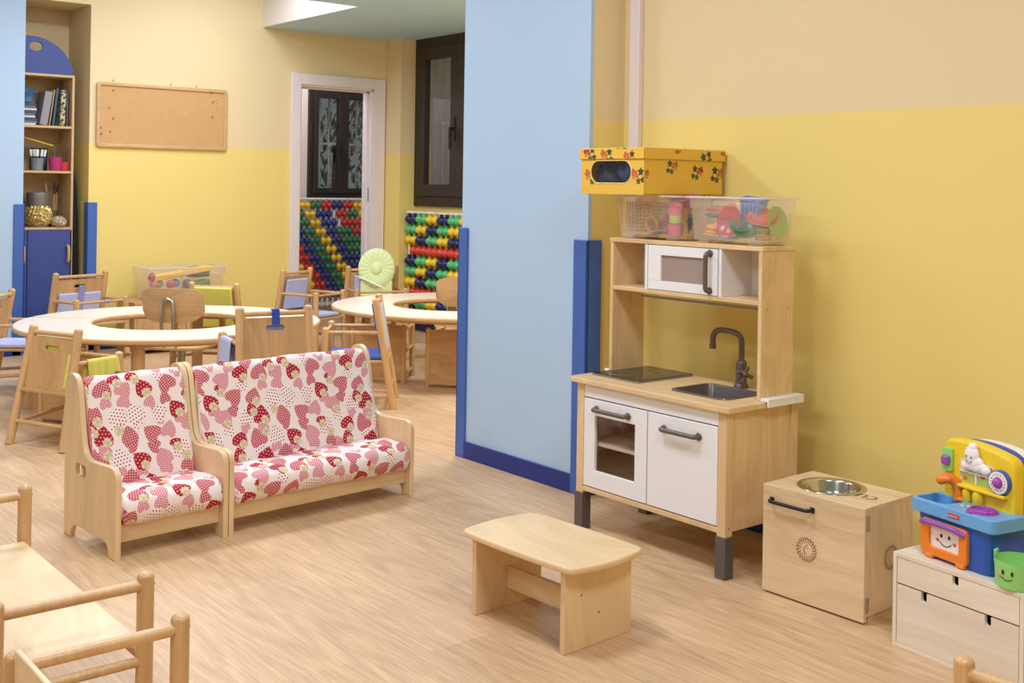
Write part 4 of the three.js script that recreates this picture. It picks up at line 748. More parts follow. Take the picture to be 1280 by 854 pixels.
// ---------------------------------------------------------------- ring tables (two halves each)
function halfRing(label, cx, cz, a0, group) {
  const k = thing('half_ring_table', label, 'table', [cx, 0, cz], a0);
  const ro = 0.845, ri = 0.43, h = 0.47;
  const shape = (o, i, e) => { const s = new THREE.Shape(); s.absarc(0, 0, o, e / o, Math.PI - e / o, false); s.absarc(0, 0, i, Math.PI - e / i, e / i, true); s.closePath(); return s; };
  obj('table_edge', flat(plate(shape(ro, ri, 0.002), 0.026, 0.008, 48)).translate(0, h - 0.027, 0), M.beech, k, 'x');
  obj('table_top', flat(plate(shape(ro - 0.008, ri + 0.008, 0.011), 0.003, 0.0008, 48)).translate(0, h - 0.003, 0), M.tableTop, k);
  for (const [r, a] of [[0.74, 0.42], [0.74, Math.PI - 0.42], [0.74, 1.72]]) obj('leg', rod(V(r * Math.cos(a), 0, -r * Math.sin(a)), V(r * Math.cos(a), h - 0.027, -r * Math.sin(a)), 0.033, 18, 0.1), M.beech, k);
  obj('apron', tube(Array.from({ length: 9 }, (_, i) => { const a = 0.2 + i / 8 * (Math.PI - 0.4); return V(0.66 * Math.cos(a), h - 0.045, -0.66 * Math.sin(a)); }), 0.016, 40, 6), M.beech, k);
  void group; return k;
}
const T1 = V(-6.33, 0, -2.62), T2 = V(-6.22, 0, -4.58), seam = Math.atan2(0.777, 0.629) * 1 + 0.0;
// local +x of the near half points along the picture's horizontal, its bulge to the camera
const camTurn = Math.atan2(0.777, 0.629);
halfRing('cream topped half ring table with a beech rim, side of the sofa', T1.x, T1.z, camTurn + Math.PI - 0.08);
halfRing('cream topped half ring table with a beech rim, side of the cork board', T1.x, T1.z, camTurn - 0.08);
halfRing('cream half ring table by the pillar, open side towards the windows', T2.x, T2.z, camTurn + Math.PI - 0.05);
halfRing('cream half ring table nearest the bead radiator and the windows', T2.x, T2.z, camTurn - 0.05);
void seam;

// ---------------------------------------------------------------- nursery chairs with dowel arms
function chair(label, at, turn, { H = 0.62, arm = 0.44, bw = 0.36, tw = 0.31, seat = 0.27, depth = 0.38, name = 'nursery_chair', group } = {}) {
  const k = thing(name, label, 'chair', at, turn, group);
  const m = M.beech, r = 0.021, zb = -depth / 2, zt = zb + 0.11, zf = depth / 2 - 0.02;
  const rear = (s, y) => { const u = y / H; return V(s * (bw / 2 + (tw - bw) / 2 * u), y, zb + (zt - zb) * u); };
  const fr = (s, y) => V(s * (bw / 2 - 0.012 * y / arm), y, zf - 0.015 * y / arm);
  for (const s of [-1, 1]) { obj('leg', domeRod(rear(s, 0), rear(s, H), r), m, k); obj('leg', domeRod(fr(s, 0), fr(s, arm), r), m, k); }
  for (const s of [-1, 1]) { obj('armrest', rod(rear(s, arm - 0.03), fr(s, arm - 0.03), 0.0105, 10, 0.1), m, k); obj('side_stretcher', rod(rear(s, 0.1), fr(s, 0.13), 0.0105, 10, 0.1), m, k); }
  obj('crossbar', rod(rear(-1, H - 0.035), rear(1, H - 0.035), 0.012, 12, 0.1), m, k);
  obj('rear_stretcher', rod(rear(-1, 0.11), rear(1, 0.11), 0.0105, 10, 0.1), m, k);
  obj('front_stretcher', rod(fr(-1, 0.2), fr(1, 0.2), 0.0105, 10, 0.1), m, k);
  obj('front_bar', rod(fr(-1, arm - 0.03), fr(1, arm - 0.03), 0.0095, 10, 0.1), m, k);
  const ph = H - 0.05 - seat, ps = rrShape(tw - 0.024, ph, 0.012, 0, ph / 2); ps.holes.push(rrHole(0.09, 0.024, 0.0115, 0, ph - 0.05));
  const lean = Math.atan2(zt - zb, H), z0 = rear(1, seat).z;
  obj('backrest', plate(ps, 0.01, 0.002).translate(0, 0, -0.005).rotateX(lean).translate(0, seat, z0), M.beechPanel, k, 'y');
  obj('seat', flat(plate(rrShape(bw - 0.03, zf - z0 + 0.03, 0.02, 0, -(zf + z0) / 2 + 0.005), 0.014, 0.003)).translate(0, seat - 0.012, 0), M.beechPanel, k, 'x');
  k.userData.dims = undefined; delete k.userData.dims;
  return { k, rear, fr, lean, z0, seat, H, arm, tw, bw, zf };
}
// soft pads follow the chair they lie on
function onChair(c, name, label, geos, m, cat) {
  const t = thing(name, label, cat, c.k.position.toArray(), c.k.rotation.y);
  obj('pad', geos, m, t); return t;
}
function backPad(c, y0, y1, w, front = true, t = 0.022) {
  const g = rb(-w / 2, w / 2, 0, y1 - y0, 0, t, 0.01, 3);
  return g.translate(0, 0, front ? 0.008 : -0.008 - t).rotateX(c.lean).translate(0, y0, c.rear(1, y0).z);
}
function seatPad(c, w) { return rb(-w / 2, w / 2, c.seat + 0.004, c.seat + 0.03, c.z0 + 0.02, c.zf - 0.02, 0.011, 3); }
const T = (x, z) => Math.atan2(x, z);

const cA = chair('beech armchair for toddlers with its back to the sofa and yellow pads', [-5.665, 0, -1.83], T(-0.41, -0.91), { H: 0.565, arm: 0.43, tw: 0.3, seat: 0.265 });
{
  const p = onChair(cA, 'chair_cushion', 'yellow back cushion tied inside the chair behind the armchair', backPad(cA, 0.29, 0.52, 0.25), M.lime, 'cushion');
  obj('strap', [rb(-0.135, -0.115, 0.29, 0.45, -0.004, 0.0, 0.001).rotateX(cA.lean * 1.02).translate(0, 0, cA.rear(1, 0).z - 0.004)], M.lime, p);
  const a = cA.rear(-1, cA.arm - 0.03), b = cA.fr(-1, cA.arm - 0.03);
  const rag = (c, s, u0, u1, drop, m, label) => {
    const A = c.rear(s, c.arm - 0.03), B = c.fr(s, c.arm - 0.03), rings = [];
    for (let i = 0; i <= 14; i++) {
      const q = A.clone().lerp(B, u0 + (u1 - u0) * i / 14), ring = [], wv = 0.004 * Math.sin(i * 1.7);
      for (let j = 0; j <= 22; j++) { const v = j / 22; const side = v < 0.4 ? -1 : v > 0.6 ? 1 : 0; let yy, xx; if (!side) { const t = (v - 0.4) / 0.2 * Math.PI; xx = -Math.cos(t) * 0.0135; yy = Math.sin(t) * 0.0135; } else { const l = (side < 0 ? 0.4 - v : v - 0.6) / 0.4; xx = side * (0.0135 + 0.012 * l * Math.abs(Math.sin(i * 0.9 + side))) + wv * l; yy = -l * drop * (1 + 0.12 * Math.sin(i * 0.45 + side)); } ring.push(q.clone().add(V(xx, yy, 0))); }
      rings.push(ring);
    }
    const t = thing('draped_cloth', label, 'cloth', c.k.position.toArray(), c.k.rotation.y);
    obj('cloth', loft(rings, { closed: false, start: false, end: false, crease: 1.6 }), m, t);
    return t;
  };
  rag(cA, -1, 0.25, 0.95, 0.07, M.lime, 'yellow cloth draped over a chair arm behind the armchair');
  void a; void b;
  const cF = chair('tall beech toddler chair with a blue strap behind the sofa', [-5.07, 0, -2.585], T(-0.985, -0.17), { H: 0.68, arm: 0.535, bw: 0.37, tw: 0.335, seat: 0.32, depth: 0.42 });
  const pF = onChair(cF, 'chair_cushion', 'lavender back cushion hung inside the tall chair behind the sofa', backPad(cF, 0.36, 0.63, 0.3), M.lavDeep, 'cushion');
  obj('strap', [rb(-0.02, 0.018, 0, 0.075, -0.003, 0.001, 0.001).translate(0, 0, -0.016).rotateX(cF.lean).translate(0, 0.59, cF.rear(1, 0.59).z), rb(-0.02, 0.018, 0, 0.004, -0.016, 0.018, 0.001).translate(0, 0.661, cF.rear(1, 0.66).z)], M.royal, pF);
  rag(cF, 1, 0.35, 1.04, 0.12, M.lav, 'lavender bib draped over the arm of the tall chair');
  const cH = chair('beech toddler chair turned sideways with royal blue pads', [-5.7, 0, -3.49], T(-0.58, 0.814), { H: 0.625, arm: 0.46, depth: 0.42 });
  onChair(cH, 'chair_cushion', 'royal blue back cushion on the sideways chair', backPad(cH, 0.31, 0.6, 0.26), M.royal, 'cushion');
  onChair(cH, 'chair_cushion', 'lavender liner behind the royal blue cushion', backPad(cH, 0.31, 0.58, 0.26, false, 0.01), M.lav, 'cushion');
  onChair(cH, 'seat_pad', 'blue seat pad on the sideways chair beside the sofa', seatPad(cH, 0.28), M.cobalt, 'cushion');
  const cC = chair('beech toddler chair in front of the blue cupboard', [-8.16, 0, -2.76], T(0.95, -0.28), { H: 0.62, arm: 0.45, bw: 0.42, tw: 0.4 });
  const pC = onChair(cC, 'chair_cushion', 'lavender cushion with belt on the chair before the blue cupboard', backPad(cC, 0.275, 0.475, 0.34), M.lav, 'cushion');
  obj('belt', [rb(-0.025, 0.025, 0, 0.23, 0.031, 0.036, 0.002).rotateX(cC.lean).translate(0, 0.3, cC.rear(1, 0.3).z)], M.lavDeep, pC);
  const cD = chair('beech toddler chair with yellow cushion below the cork board', [-7.14, 0, -3.21], T(0.65, 0.76), { H: 0.6, arm: 0.42, bw: 0.35, tw: 0.32, seat: 0.26, depth: 0.36 });
  onChair(cD, 'chair_cushion', 'yellow cushion on the chair below the cork board', backPad(cD, 0.3, 0.575, 0.27, true, 0.03), M.lime, 'cushion');
  const cG = chair('beech toddler chair with lavender pad beside the doorway', [-7.675, 0, -4.255], T(0.93, -0.36), { H: 0.625, arm: 0.47, bw: 0.34, tw: 0.31, depth: 0.46 });
  onChair(cG, 'chair_cushion', 'lavender cushion on the chair beside the doorway', backPad(cG, 0.32, 0.55, 0.24), M.lav, 'cushion');
  onChair(cG, 'seat_pad', 'lavender seat pad on the chair beside the doorway', seatPad(cG, 0.27), M.lav, 'cushion');
  const cI = chair('beech toddler chair carrying the round pale green cushion', [-7.84, 0, -4.95], T(0.95, 0.3), { H: 0.61, arm: 0.45, bw: 0.42, tw: 0.4, depth: 0.44 });
  onChair(cI, 'chair_cushion', 'lavender cushion behind the round pale green cushion', backPad(cI, 0.3, 0.54, 0.3), M.lav, 'cushion');
  { // round gathered seat cushion
    const t = thing('round_cushion', 'pale green round gathered cushion propped in a chair', 'cushion', cI.k.position.toArray(), cI.k.rotation.y - 0.36);
    const N = 64, rings = [];
    for (const [rad, z] of [[0.004, 0.0], [0.06, 0.0], [0.11, 0.006], [0.14, 0.018], [0.148, 0.03], [0.14, 0.042], [0.11, 0.052], [0.07, 0.052], [0.045, 0.046], [0.042, 0.052], [0.03, 0.06], [0.004, 0.062]])
      rings.push(Array.from({ length: N }, (_, i) => { const a = -i / N * 2 * Math.PI, w = rad > 0.05 && rad < 0.145 ? 1 + 0.02 * Math.sin(a * 22) : 1, dz = rad > 0.05 && rad < 0.14 && z > 0.02 ? 0.004 * Math.sin(a * 22) : 0; return V(Math.cos(a) * rad * 1.02 * w, Math.sin(a) * rad * 1.12 * w, z + dz); }));
    obj('pad', loft(rings, { crease: 1.2 }).rotateX(-0.12).translate(0, 0.585, -0.085), M.paleGreen, t);
    obj('seat_flap', rb(-0.13, 0.13, 0.36, 0.49, -0.06, -0.03, 0.014, 3), M.paleGreen, t);
    obj('strap', tube([V(-0.14, 0.52, -0.02), V(-0.08, 0.5, 0.0), V(0.0, 0.465, 0.015), V(0.06, 0.44, 0.02)], 0.008, 16, 6), std(244, 246, 226, 0.7), t);
  }
  const cB = chair('beech toddler chair with lavender seat pad against the light blue wall', [-7.18, 0, -2.01], T(0.63, -0.78), { H: 0.6, arm: 0.438, bw: 0.34, tw: 0.32, depth: 0.42 });
  onChair(cB, 'seat_pad', 'lavender seat pad on the chair by the light blue wall', seatPad(cB, 0.28), M.lav, 'cushion');
  // belts round the front bars
  for (const [c, s, m, label] of [[cB, 0.3, M.lavDeep, 'lavender belt loop on the chair by the light blue wall'], [cC, 0.3, M.lavDeep, 'lavender belt loop on the chair before the blue cupboard']]) {
    const t = thing('belt_loop', label, 'strap', c.k.position.toArray(), c.k.rotation.y), q = c.fr(-1, c.arm - 0.03).lerp(c.fr(1, c.arm - 0.03), s + 0.3);
    obj('loop', cyl(0.0135, 0.0135, 0.04, 0, -0.02, 0, 14).rotateZ(Math.PI / 2).translate(q.x, q.y, q.z), m, t);
  }
}
// ---------------------------------------------------------------- low cube stools tucked under the ring tables
function cubeStool(label, at, turn, group) {
  const k = thing('cube_stool', label, 'stool', at, turn), w = 0.33, d = 0.32, h = 0.375;
  for (const sx of [-1, 1]) for (const sz of [-1, 1]) obj('post', domeRod(V(sx * w / 2, 0, sz * d / 2), V(sx * w / 2, h, sz * d / 2), 0.0165, 12), M.beech, k);
  obj('back_panel', rb(-w / 2 + 0.012, w / 2 - 0.012, 0.02, h - 0.012, -d / 2 - 0.006, -d / 2 + 0.006, 0.002), M.beechPanel, k, 'x');
  obj('seat', rb(-w / 2 + 0.01, w / 2 - 0.01, 0.2, 0.212, -d / 2 + 0.006, d / 2, 0.003), M.beechPanel, k, 'x');
  for (const sx of [-1, 1]) for (const y of [0.05, 0.2, 0.34]) obj('side_rail', rod(V(sx * w / 2, y, -d / 2), V(sx * w / 2, y, d / 2), 0.0105, 8, 0.1), M.beech, k);
  return k;
}
cubeStool('beech cube stool under the table edge beside the sideways chair', [-6.33, 0, -4.06], T(-0.72, -0.69));
cubeStool('beech cube stool under the table edge close to the pillar', [-5.87, 0, -4.35], T(-0.6, -0.8));
cubeStool('beech cube stool under the ring table behind the yellow padded chair', [-6.12, 0, -2.08], T(-0.5, -0.85));
// ---------------------------------------------------------------- carers' swivel chairs inside the rings
function swivel(label, at, turn) {
  const k = thing('swivel_chair', label, 'chair', at, turn);
  const bs = []; for (let i = 0; i <= 16; i++) { const u = i / 16 * 2 - 1, a = u * 0.62; bs.push([Math.sin(a) * 0.32, Math.cos(a) * 0.32 - 0.32]); }
  const rings = []; const hgt = 0.2;
  for (let i = 0; i <= 16; i++) { const u = i / 16 * 2 - 1, c = 1 - Math.pow(Math.abs(u), 5) * 0.42, y0 = 0.46 + (1 - c) * 0.15, y1 = 0.46 + hgt - (1 - c) * 0.08, [x, z] = bs[i]; rings.push([V(x, y0, -0.17 - z * 1), V(x, y1, -0.19 - z * 1), V(x, y1, -0.2 - z * 1), V(x, y0, -0.18 - z * 1)]); }
  obj('backrest', loft(rings, { crease: 0.9 }), M.beechPanel, k, 'x');
  obj('back_loop', tube([V(-0.035, 0.3, -0.15), V(-0.035, 0.4, -0.2), V(-0.035, 0.56, -0.212), V(-0.025, 0.59, -0.212), V(0, 0.6, -0.212), V(0.025, 0.59, -0.212), V(0.035, 0.56, -0.212), V(0.035, 0.4, -0.2), V(0.035, 0.3, -0.15)], 0.0095, 60, 10, false, 0.3), M.tubeSteel, k);
  obj('seat', flat(plate(rrShape(0.36, 0.34, 0.1, 0, 0), 0.02, 0.006, 12)).translate(0, 0.3, 0), M.beechPanel, k, 'x');
  obj('column', [cyl(0.025, 0.022, 0.22, 0, 0.08, 0)], M.tubeSteel, k);
  for (let i = 0; i < 5; i++) { const a = i * 1.2566; obj('base_arm', rod(V(0, 0.09, 0), V(Math.cos(a) * 0.22, 0.06, Math.sin(a) * 0.22), 0.014, 8), M.tubeSteel, k); obj('castor', new THREE.CylinderGeometry(0.026, 0.026, 0.02, 16).rotateZ(Math.PI / 2).rotateY(-a).translate(Math.cos(a) * 0.22, 0.026, Math.sin(a) * 0.22), M.black, k); }
}
swivel('swivel chair with bent ply back inside the ring table by the sofa', [-6.42, 0, -2.72], camTurn + Math.PI - 0.12);
swivel('swivel chair with bent ply back inside the ring table by the windows', [-6.27, 0, -4.65], camTurn + Math.PI + 0.15);
// ---------------------------------------------------------------- benches and chairs cut by the frame
function dowelBench(label, at, turn, W, arm = 0.42, name = 'toddler_bench', D = 0.31) {
  const k = thing(name, label, name === 'toddler_bench' ? 'bench' : 'chair', at, turn), m = M.beech, r = 0.0185;
  for (const s of [-1, 1]) {
    obj('leg', domeRod(V(s * W / 2, 0, D / 2), V(s * W / 2, arm, D / 2), r), m, k); obj('leg', domeRod(V(s * W / 2, 0, -D / 2), V(s * W / 2, arm, -D / 2), r), m, k);
    obj('armrest', rod(V(s * W / 2, arm - 0.03, -D / 2), V(s * W / 2, arm - 0.03, D / 2), 0.0125, 12, 0.1), m, k);
    obj('side_rail', rod(V(s * W / 2, 0.225, -D / 2), V(s * W / 2, 0.225, D / 2), 0.011, 10, 0.1), m, k);
    obj('screw', cyl(0.003, 0.003, 0.0015, 0, 0, 0, 10).rotateX(Math.PI / 2).translate(s * W / 2 + 0.0, arm - 0.03, D / 2 + r), M.handle, k);
  }
  obj('seat', flat(plate(rrShape(W - 0.05, D - 0.015, 0.01, 0, 0), 0.014, 0.002)).translate(0, 0.256, 0), M.birch, k, 'x');
  obj('front_rail', rod(V(-W / 2, 0.23, D / 2), V(W / 2, 0.23, D / 2), 0.011, 10, 0.1), m, k);
  obj('back_panel', rb(-W / 2 + 0.016, W / 2 - 0.016, 0.28, arm + 0.01, -D / 2 - 0.006, -D / 2 + 0.006, 0.004, 2), M.birch, k, 'x');
  return k;
}
dowelBench('wide beech bench with dowel arms and birch seat facing the sofa', [-2.87, 0, -0.8], Math.PI, 0.885);
dowelBench('narrow beech chair with dowel arms next to the wide bench', [-1.92, 0, -0.762], Math.PI, 0.46, 0.42, 'dowel_chair');
dowelBench('beech chair with dowel arms in front of the drawers', [-0.945, 0, -1.79], -Math.PI / 2, 0.38, 0.42, 'dowel_chair');
// ---------------------------------------------------------------- cork board
{
  const corkMap = dataTex(256, 256, (u, v) => { const k = 1 + 0.03 * pnoise(u * 64, v * 64, 64, 64, 77) + 0.03 * pnoise(u * 128, v * 128, 128, 128, 78) + 0.008 * pnoise(u * 8, v * 8, 8, 8, 79); return [206 * k, 162 * k, 110 * k]; }, 4, 4);
  const cm = new THREE.MeshStandardMaterial({ map: corkMap, roughness: 0.95 }); cm.userData.metric = true;
  const z0 = -3.99, z1 = -2.945, y0 = 1.52, y1 = 2.012, W = z1 - z0, H = y1 - y0;
  const k = thing('cork_board', 'framed cork pin board with a few pins on the far wall', 'pin board', [WX, (y0 + y1) / 2, (z0 + z1) / 2], Math.PI / 2);
  obj('cork_sheet', bx(-W / 2 + 0.02, W / 2 - 0.02, -H / 2 + 0.02, H / 2 - 0.02, 0, 0.012), cm, k, 'x');
  const fs = rrShape(W, H, 0.025); fs.holes.push(rrHole(W - 0.056, H - 0.056, 0.004));
  obj('frame', plate(fs, 0.024, 0.006, 6), M.beech, k, 'x');
  const pinM = [std(90, 70, 60, 0.4), std(232, 220, 190, 0.4)];
  [[-0.40, 0.18, 0], [-0.43, 0.05, 0], [-0.40, -0.03, 0], [-0.42, -0.13, 0], [-0.49, -0.105, 0], [-0.488, -0.15, 0], [0.38, 0.21, 0], [0.395, 0.14, 0], [0.392, 0.02, 0], [0.452, 0.185, 1], [0.43, 0.165, 1], [0.43, 0.14, 1], [0.432, 0.115, 1], [0.46, 0.12, 1], [0.462, 0.1, 1]].forEach(([x, y, c]) => {
    const o = obj('push_pin', [rod(V(0, 0, 0), V(0.002, 0.004, 0.014), 0.0028, 8), ell(0.0048, 0.0048, 0.004, 0.002, 0.004, 0.014, 10)], pinM[c]);
    o.position.set(WX + 0.012, (y0 + y1) / 2 + y, (z0 + z1) / 2 - x); o.rotation.y = Math.PI / 2; tag(o, c ? 'small pale pin stuck in the cork board' : 'small dark pin stuck in the cork board', 'pin', c ? 'pale pins on the cork board' : 'dark pins on the cork board');
  });
  for (const z of [-3.07, -3.52, -3.73]) { const o = obj('wall_hook', [rod(V(0, 0, 0), V(0, 0, 0.012), 0.003, 8), rod(V(0, 0, 0.012), V(0, 0.012, 0.014), 0.0025, 8)], M.handle); o.position.set(WX, 2.022, z); o.rotation.y = Math.PI / 2; tag(o, 'small metal hook above the cork board frame', 'hook', 'hooks above the cork board'); }
}
// ---------------------------------------------------------------- alcove bookcase
const BF = -8.68, BB = -8.98, BL = -2.17, BR = -2.815;          // front, back, left and right of the bookcase
{
  const k = thing('alcove_bookcase', 'tall bookcase with blue arched top and blue doors in the alcove', 'bookcase', [BF, 0, (BL + BR) / 2], Math.PI / 2);
  const w = (BL - BR) / 2, d = BF - BB, m = M.shelfWood, blue = std(60, 76, 142, 0.5), t = 0.018;
  obj('side', rb(w - t, w, 0, 2.03, -d, 0, 0.002), m, k, 'y'); obj('side', rb(-w, -w + t, 0, 2.03, -d, 0, 0.002), m, k, 'y');
  for (const y of [0.918, 1.335, 1.668]) obj('shelf', rb(-w + t, w - t, y - t, y, -d + 0.006, -0.002, 0.002), m, k, 'x');
  obj('top', rb(-w, w, 2.03, 2.048, -d, 0, 0.002), m, k, 'x'); obj('back', bx(-w + t, w - t, 0, 2.03, -d, -d + 0.006), m, k, 'x');
  obj('base', rb(-w + t, w - t, 0.04, 0.058, -d + 0.006, -0.02, 0.002), m, k, 'x');
  const s = new THREE.Shape(); s.moveTo(-w + 0.006, 2.048); s.lineTo(w - 0.006, 2.048); s.bezierCurveTo(w - 0.02, 2.2, w * 0.55, 2.32, 0, 2.32); s.bezierCurveTo(-w * 0.55, 2.32, -w + 0.02, 2.2, -w + 0.006, 2.048);
  const h = new THREE.Path(); h.absellipse(0.045, 2.245, 0.046, 0.034, 0, Math.PI * 2, true); s.holes.push(h);
  obj('arched_crest', plate(s, 0.018, 0.003, 20).translate(0, 0, -0.03), blue, k);
  for (const [a, b] of [[-w + 0.002, -0.002], [0.002, w - 0.006]]) { const g = new THREE.Group(); g.name = 'door'; k.add(g); obj('door_panel', rb(a, b, 0.06, 0.898, -0.016, 0.0, 0.002), blue, g); const x = a < 0 ? b - 0.03 : b - 0.03; obj('door_handle', tube([V(x, 0.66, 0.0), V(x, 0.67, 0.028), V(x, 0.72, 0.034), V(x, 0.77, 0.028), V(x, 0.78, 0.0)], 0.011, 20, 8), M.beech, g); }
  const place = (x, y, z) => [BF + z, y, (BL + BR) / 2 - x];      // same frame for the things on its shelves
  const book = (x, y, w2, h2, m2, lean, label, page) => {
    const g = thing('book', label, 'book', place(x, y, -0.05), Math.PI / 2);
    obj('cover', [bx(0, 0.003, 0, h2, -0.17, 0), bx(w2 - 0.003, w2, 0, h2, -0.17, 0), bx(0, w2, 0, h2, -0.003, 0)], m2, g); obj('pages', bx(0.003, w2 - 0.003, 0.004, h2 - 0.004, -0.165, -0.003), page || std(232, 224, 206, 0.8), g);
    g.rotation.set(0, Math.PI / 2, 0); g.children.forEach(c => c.geometry.rotateZ(lean).translate(0, Math.abs(Math.sin(lean)) * w2 + 0.001, 0));
    return g;
  };
  const S1 = 1.669, S2 = 1.336, S3 = 0.919;
  book(0.085, S1, 0.06, 0.25, std(150, 142, 148, 0.6), -0.16, 'grey folder leaning at the left of the book row');
  book(0.152, S1, 0.012, 0.27, std(214, 178, 92, 0.6), -0.13, 'thin mustard book leaning in the alcove');
  book(0.172, S1, 0.024, 0.28, std(44, 84, 112, 0.5), -0.11, 'dark teal binder leaning in the alcove');
  const spk = canvasTex(128, 256, (c, W, H) => { c.fillStyle = '#cdbf98'; c.fillRect(0, 0, W, H); for (let i = 0; i < 60; i++) { c.fillStyle = ['#3c3a30', '#5a5440', '#8a7a52'][i % 3]; c.beginPath(); c.arc(rnd() * W, rnd() * H, 4 + rnd() * 7, 0, 7); c.fill(); } }, 8, 4);
  const sm = new THREE.MeshStandardMaterial({ map: spk, roughness: 0.6 }); sm.userData.metric = true;
  book(0.232, S1, 0.04, 0.27, sm, -0.03, 'speckled cream and brown ring binder in the alcove');
  book(0.276, S1, 0.02, 0.26, std(96, 92, 96, 0.6), 0, 'dark grey book at the end of the row');
  toy('bowl_stack', [dish(0.07, 0.06).translate(0, 0, 0), dish(0.072, 0.06).translate(0, 0.025, 0)], plastic(86, 138, 178), place(0.0, S1 + 0.17, -0.1), [0.25, 0, 0.5], 'blue plastic bowls on the paper pile in the alcove', 'bowl').rotation.set(0.1, 0, -0.2);
  const pp = thing('paper_pile', 'uneven pile of papers and folders on the top alcove shelf', 'paper', place(-0.01, S1, -0.12), Math.PI / 2);
  for (let i = 0; i < 9; i++) obj('sheet_bundle', bx(-0.07, 0.07, i * 0.018, i * 0.018 + 0.015, -0.08, 0.08).rotateY(rr(-0.15, 0.15)), [std(214, 208, 204, 0.8), std(96, 118, 150, 0.7), std(84, 80, 86, 0.7)][i % 3], pp);
  // pots on the middle shelf
  const potWith = (x, z, r, h2, m2, label, sticks) => { const g = thing('pencil_pot', label, 'pot', place(x, S2, z), 0); obj('pot', cup(r, h2), m2, g); void sticks; };
  potWith(0.075, -0.05, 0.045, 0.09, std(120, 132, 140, 0.4), 'grey pot full of white capped markers');
  for (let i = 0; i < 11; i++) { const a = i * 2.4, q = 0.008 + 0.026 * Math.sqrt(i / 11); const o = thing('marker', 'marker pen with white cap in the grey pot', 'marker', [place(0.075, 0, -0.05)[0] + Math.cos(a) * q, S2 + 0.004, place(0.075, 0, 0)[2] + Math.sin(a) * q], 0, 'white capped markers in the alcove'); const tip = V(Math.cos(a) * q * 0.5, 0.1, Math.sin(a) * q * 0.5); obj('barrel', rod(V(0, 0, 0), tip, 0.0055, 8), plastic(...[[60, 120, 80], [70, 90, 150], [150, 80, 90]][i % 3]), o); obj('cap', rod(tip, tip.clone().multiplyScalar(1.5), 0.0085, 10), M.white, o); }
  potWith(0.205, -0.05, 0.05, 0.1, plastic(178, 44, 110), 'magenta pencil pot on the middle alcove shelf');
  potWith(0.263, -0.038, 0.036, 0.065, plastic(196, 52, 52), 'small red pot at the end of the middle shelf');
  for (let i = 0; i < 7; i++) { const o = thing('pencil', 'dark pencil standing in a coloured pot', 'pencil', place(i < 4 ? 0.19 + i * 0.012 : 0.251 + (i - 4) * 0.012, S2 + 0.004, i < 4 ? -0.05 : -0.035), 0, 'pencils in the coloured pots'); obj('shaft', rod(V(0, 0, 0), V(0.008 * (i % 3 - 1), 0.14 + 0.015 * (i % 4), 0.01 * (i % 2)), 0.0038, 6), std(...[[86, 70, 52], [120, 96, 60], [58, 54, 60]][i % 3], 0.6), o); }
  const rul = obj('wooden_ruler', rb(-0.15, 0.15, -0.006, 0.006, -0.018, 0.018, 0.002), std(208, 172, 52, 0.5)); rul.position.set(...place(0.06, S2 + 0.225, -0.12)); rul.rotation.set(0, Math.PI / 2, -0.26, 'YXZ'); tag(rul, 'yellow wooden stick leaning across the middle alcove shelf', 'stick');
  const blk = obj('dark_box', rb(-0.05, 0.05, 0, 0.17, -0.05, 0.05, 0.006), std(52, 46, 44, 0.7)); blk.position.set(...place(0.13, S2, -0.2)); tag(blk, 'dark box behind the pots on the middle alcove shelf', 'box');
  // bottom shelf: tin in foil, brushes
  const tin = thing('round_tin', 'grey round tin wrapped in gold foil in the alcove', 'tin', place(0.1, S3, -0.1), 0);
  obj('tin_body', lathe([[0, 0], [0.08, 0], [0.08, 0.2], [0.082, 0.205], [0.082, 0.25], [0.076, 0.256], [0, 0.256]], 32), std(128, 122, 118, 0.35, { metalness: 0.4 }), tin);
  const foil = new THREE.IcosahedronGeometry(1, 12), fp = foil.attributes.position; for (let i = 0; i < fp.count; i++) { const x = fp.getX(i), y = fp.getY(i), z = fp.getZ(i), n = 1 + 0.05 * Math.sin(x * 19 + z * 7) * Math.sin(y * 23) + 0.04 * Math.sin(z * 31 + y * 11); fp.setXYZ(i, x * n * 0.105, Math.max(0, y * n * 0.11 + 0.085), z * n * 0.098); }
  foil.computeVertexNormals(); obj('foil_wrap', foil, std(206, 180, 112, 0.28, { metalness: 0.55 }), tin);
  const crumple = foil.clone(); const film = obj('crumpled_film', crumple.scale(0.6, 0.42, 0.55), std(196, 178, 150, 0.25, { metalness: 0.4 })); film.position.set(...place(0.232, S3, -0.04)); tag(film, 'crumpled shiny wrapping film beside the tin', 'wrapping');
  const bp = thing('brush_pot', 'dark pot of paint brushes on the lower alcove shelf', 'pot', place(0.225, S3, -0.17), 0); obj('pot', cup(0.045, 0.12), std(92, 82, 70, 0.5), bp);
  for (let i = 0; i < 8; i++) { const a = i * 2.1, o = thing('paint_brush', 'paint brush standing bristles up in the dark pot', 'brush', [bp.position.x, S3 + 0.004, bp.position.z], 0, 'paint brushes in the alcove'), tip = V(Math.cos(a) * 0.045, 0.24 + 0.012 * (i % 4), Math.sin(a) * 0.045); obj('shaft', rod(V(Math.cos(a) * 0.015, 0, Math.sin(a) * 0.015), tip, 0.004, 6), M.beech, o); obj('bristles', rod(tip, tip.clone().add(V(Math.cos(a) * 0.008, 0.05, Math.sin(a) * 0.008)), 0.009, 8, 0.3, 0.004), std(...[[58, 44, 36], [200, 190, 170], [90, 70, 50]][i % 3], 0.9), o); }
  // long dark bag in the gap
  const bag = loft([rrRing(0.24, 0.055, 0.02, 0), rrRing(0.24, 0.058, 0.02, 0.5), rrRing(0.22, 0.05, 0.02, 0.95), rrRing(0.16, 0.035, 0.015, 1.2), rrRing(0.06, 0.02, 0.008, 1.35)]);
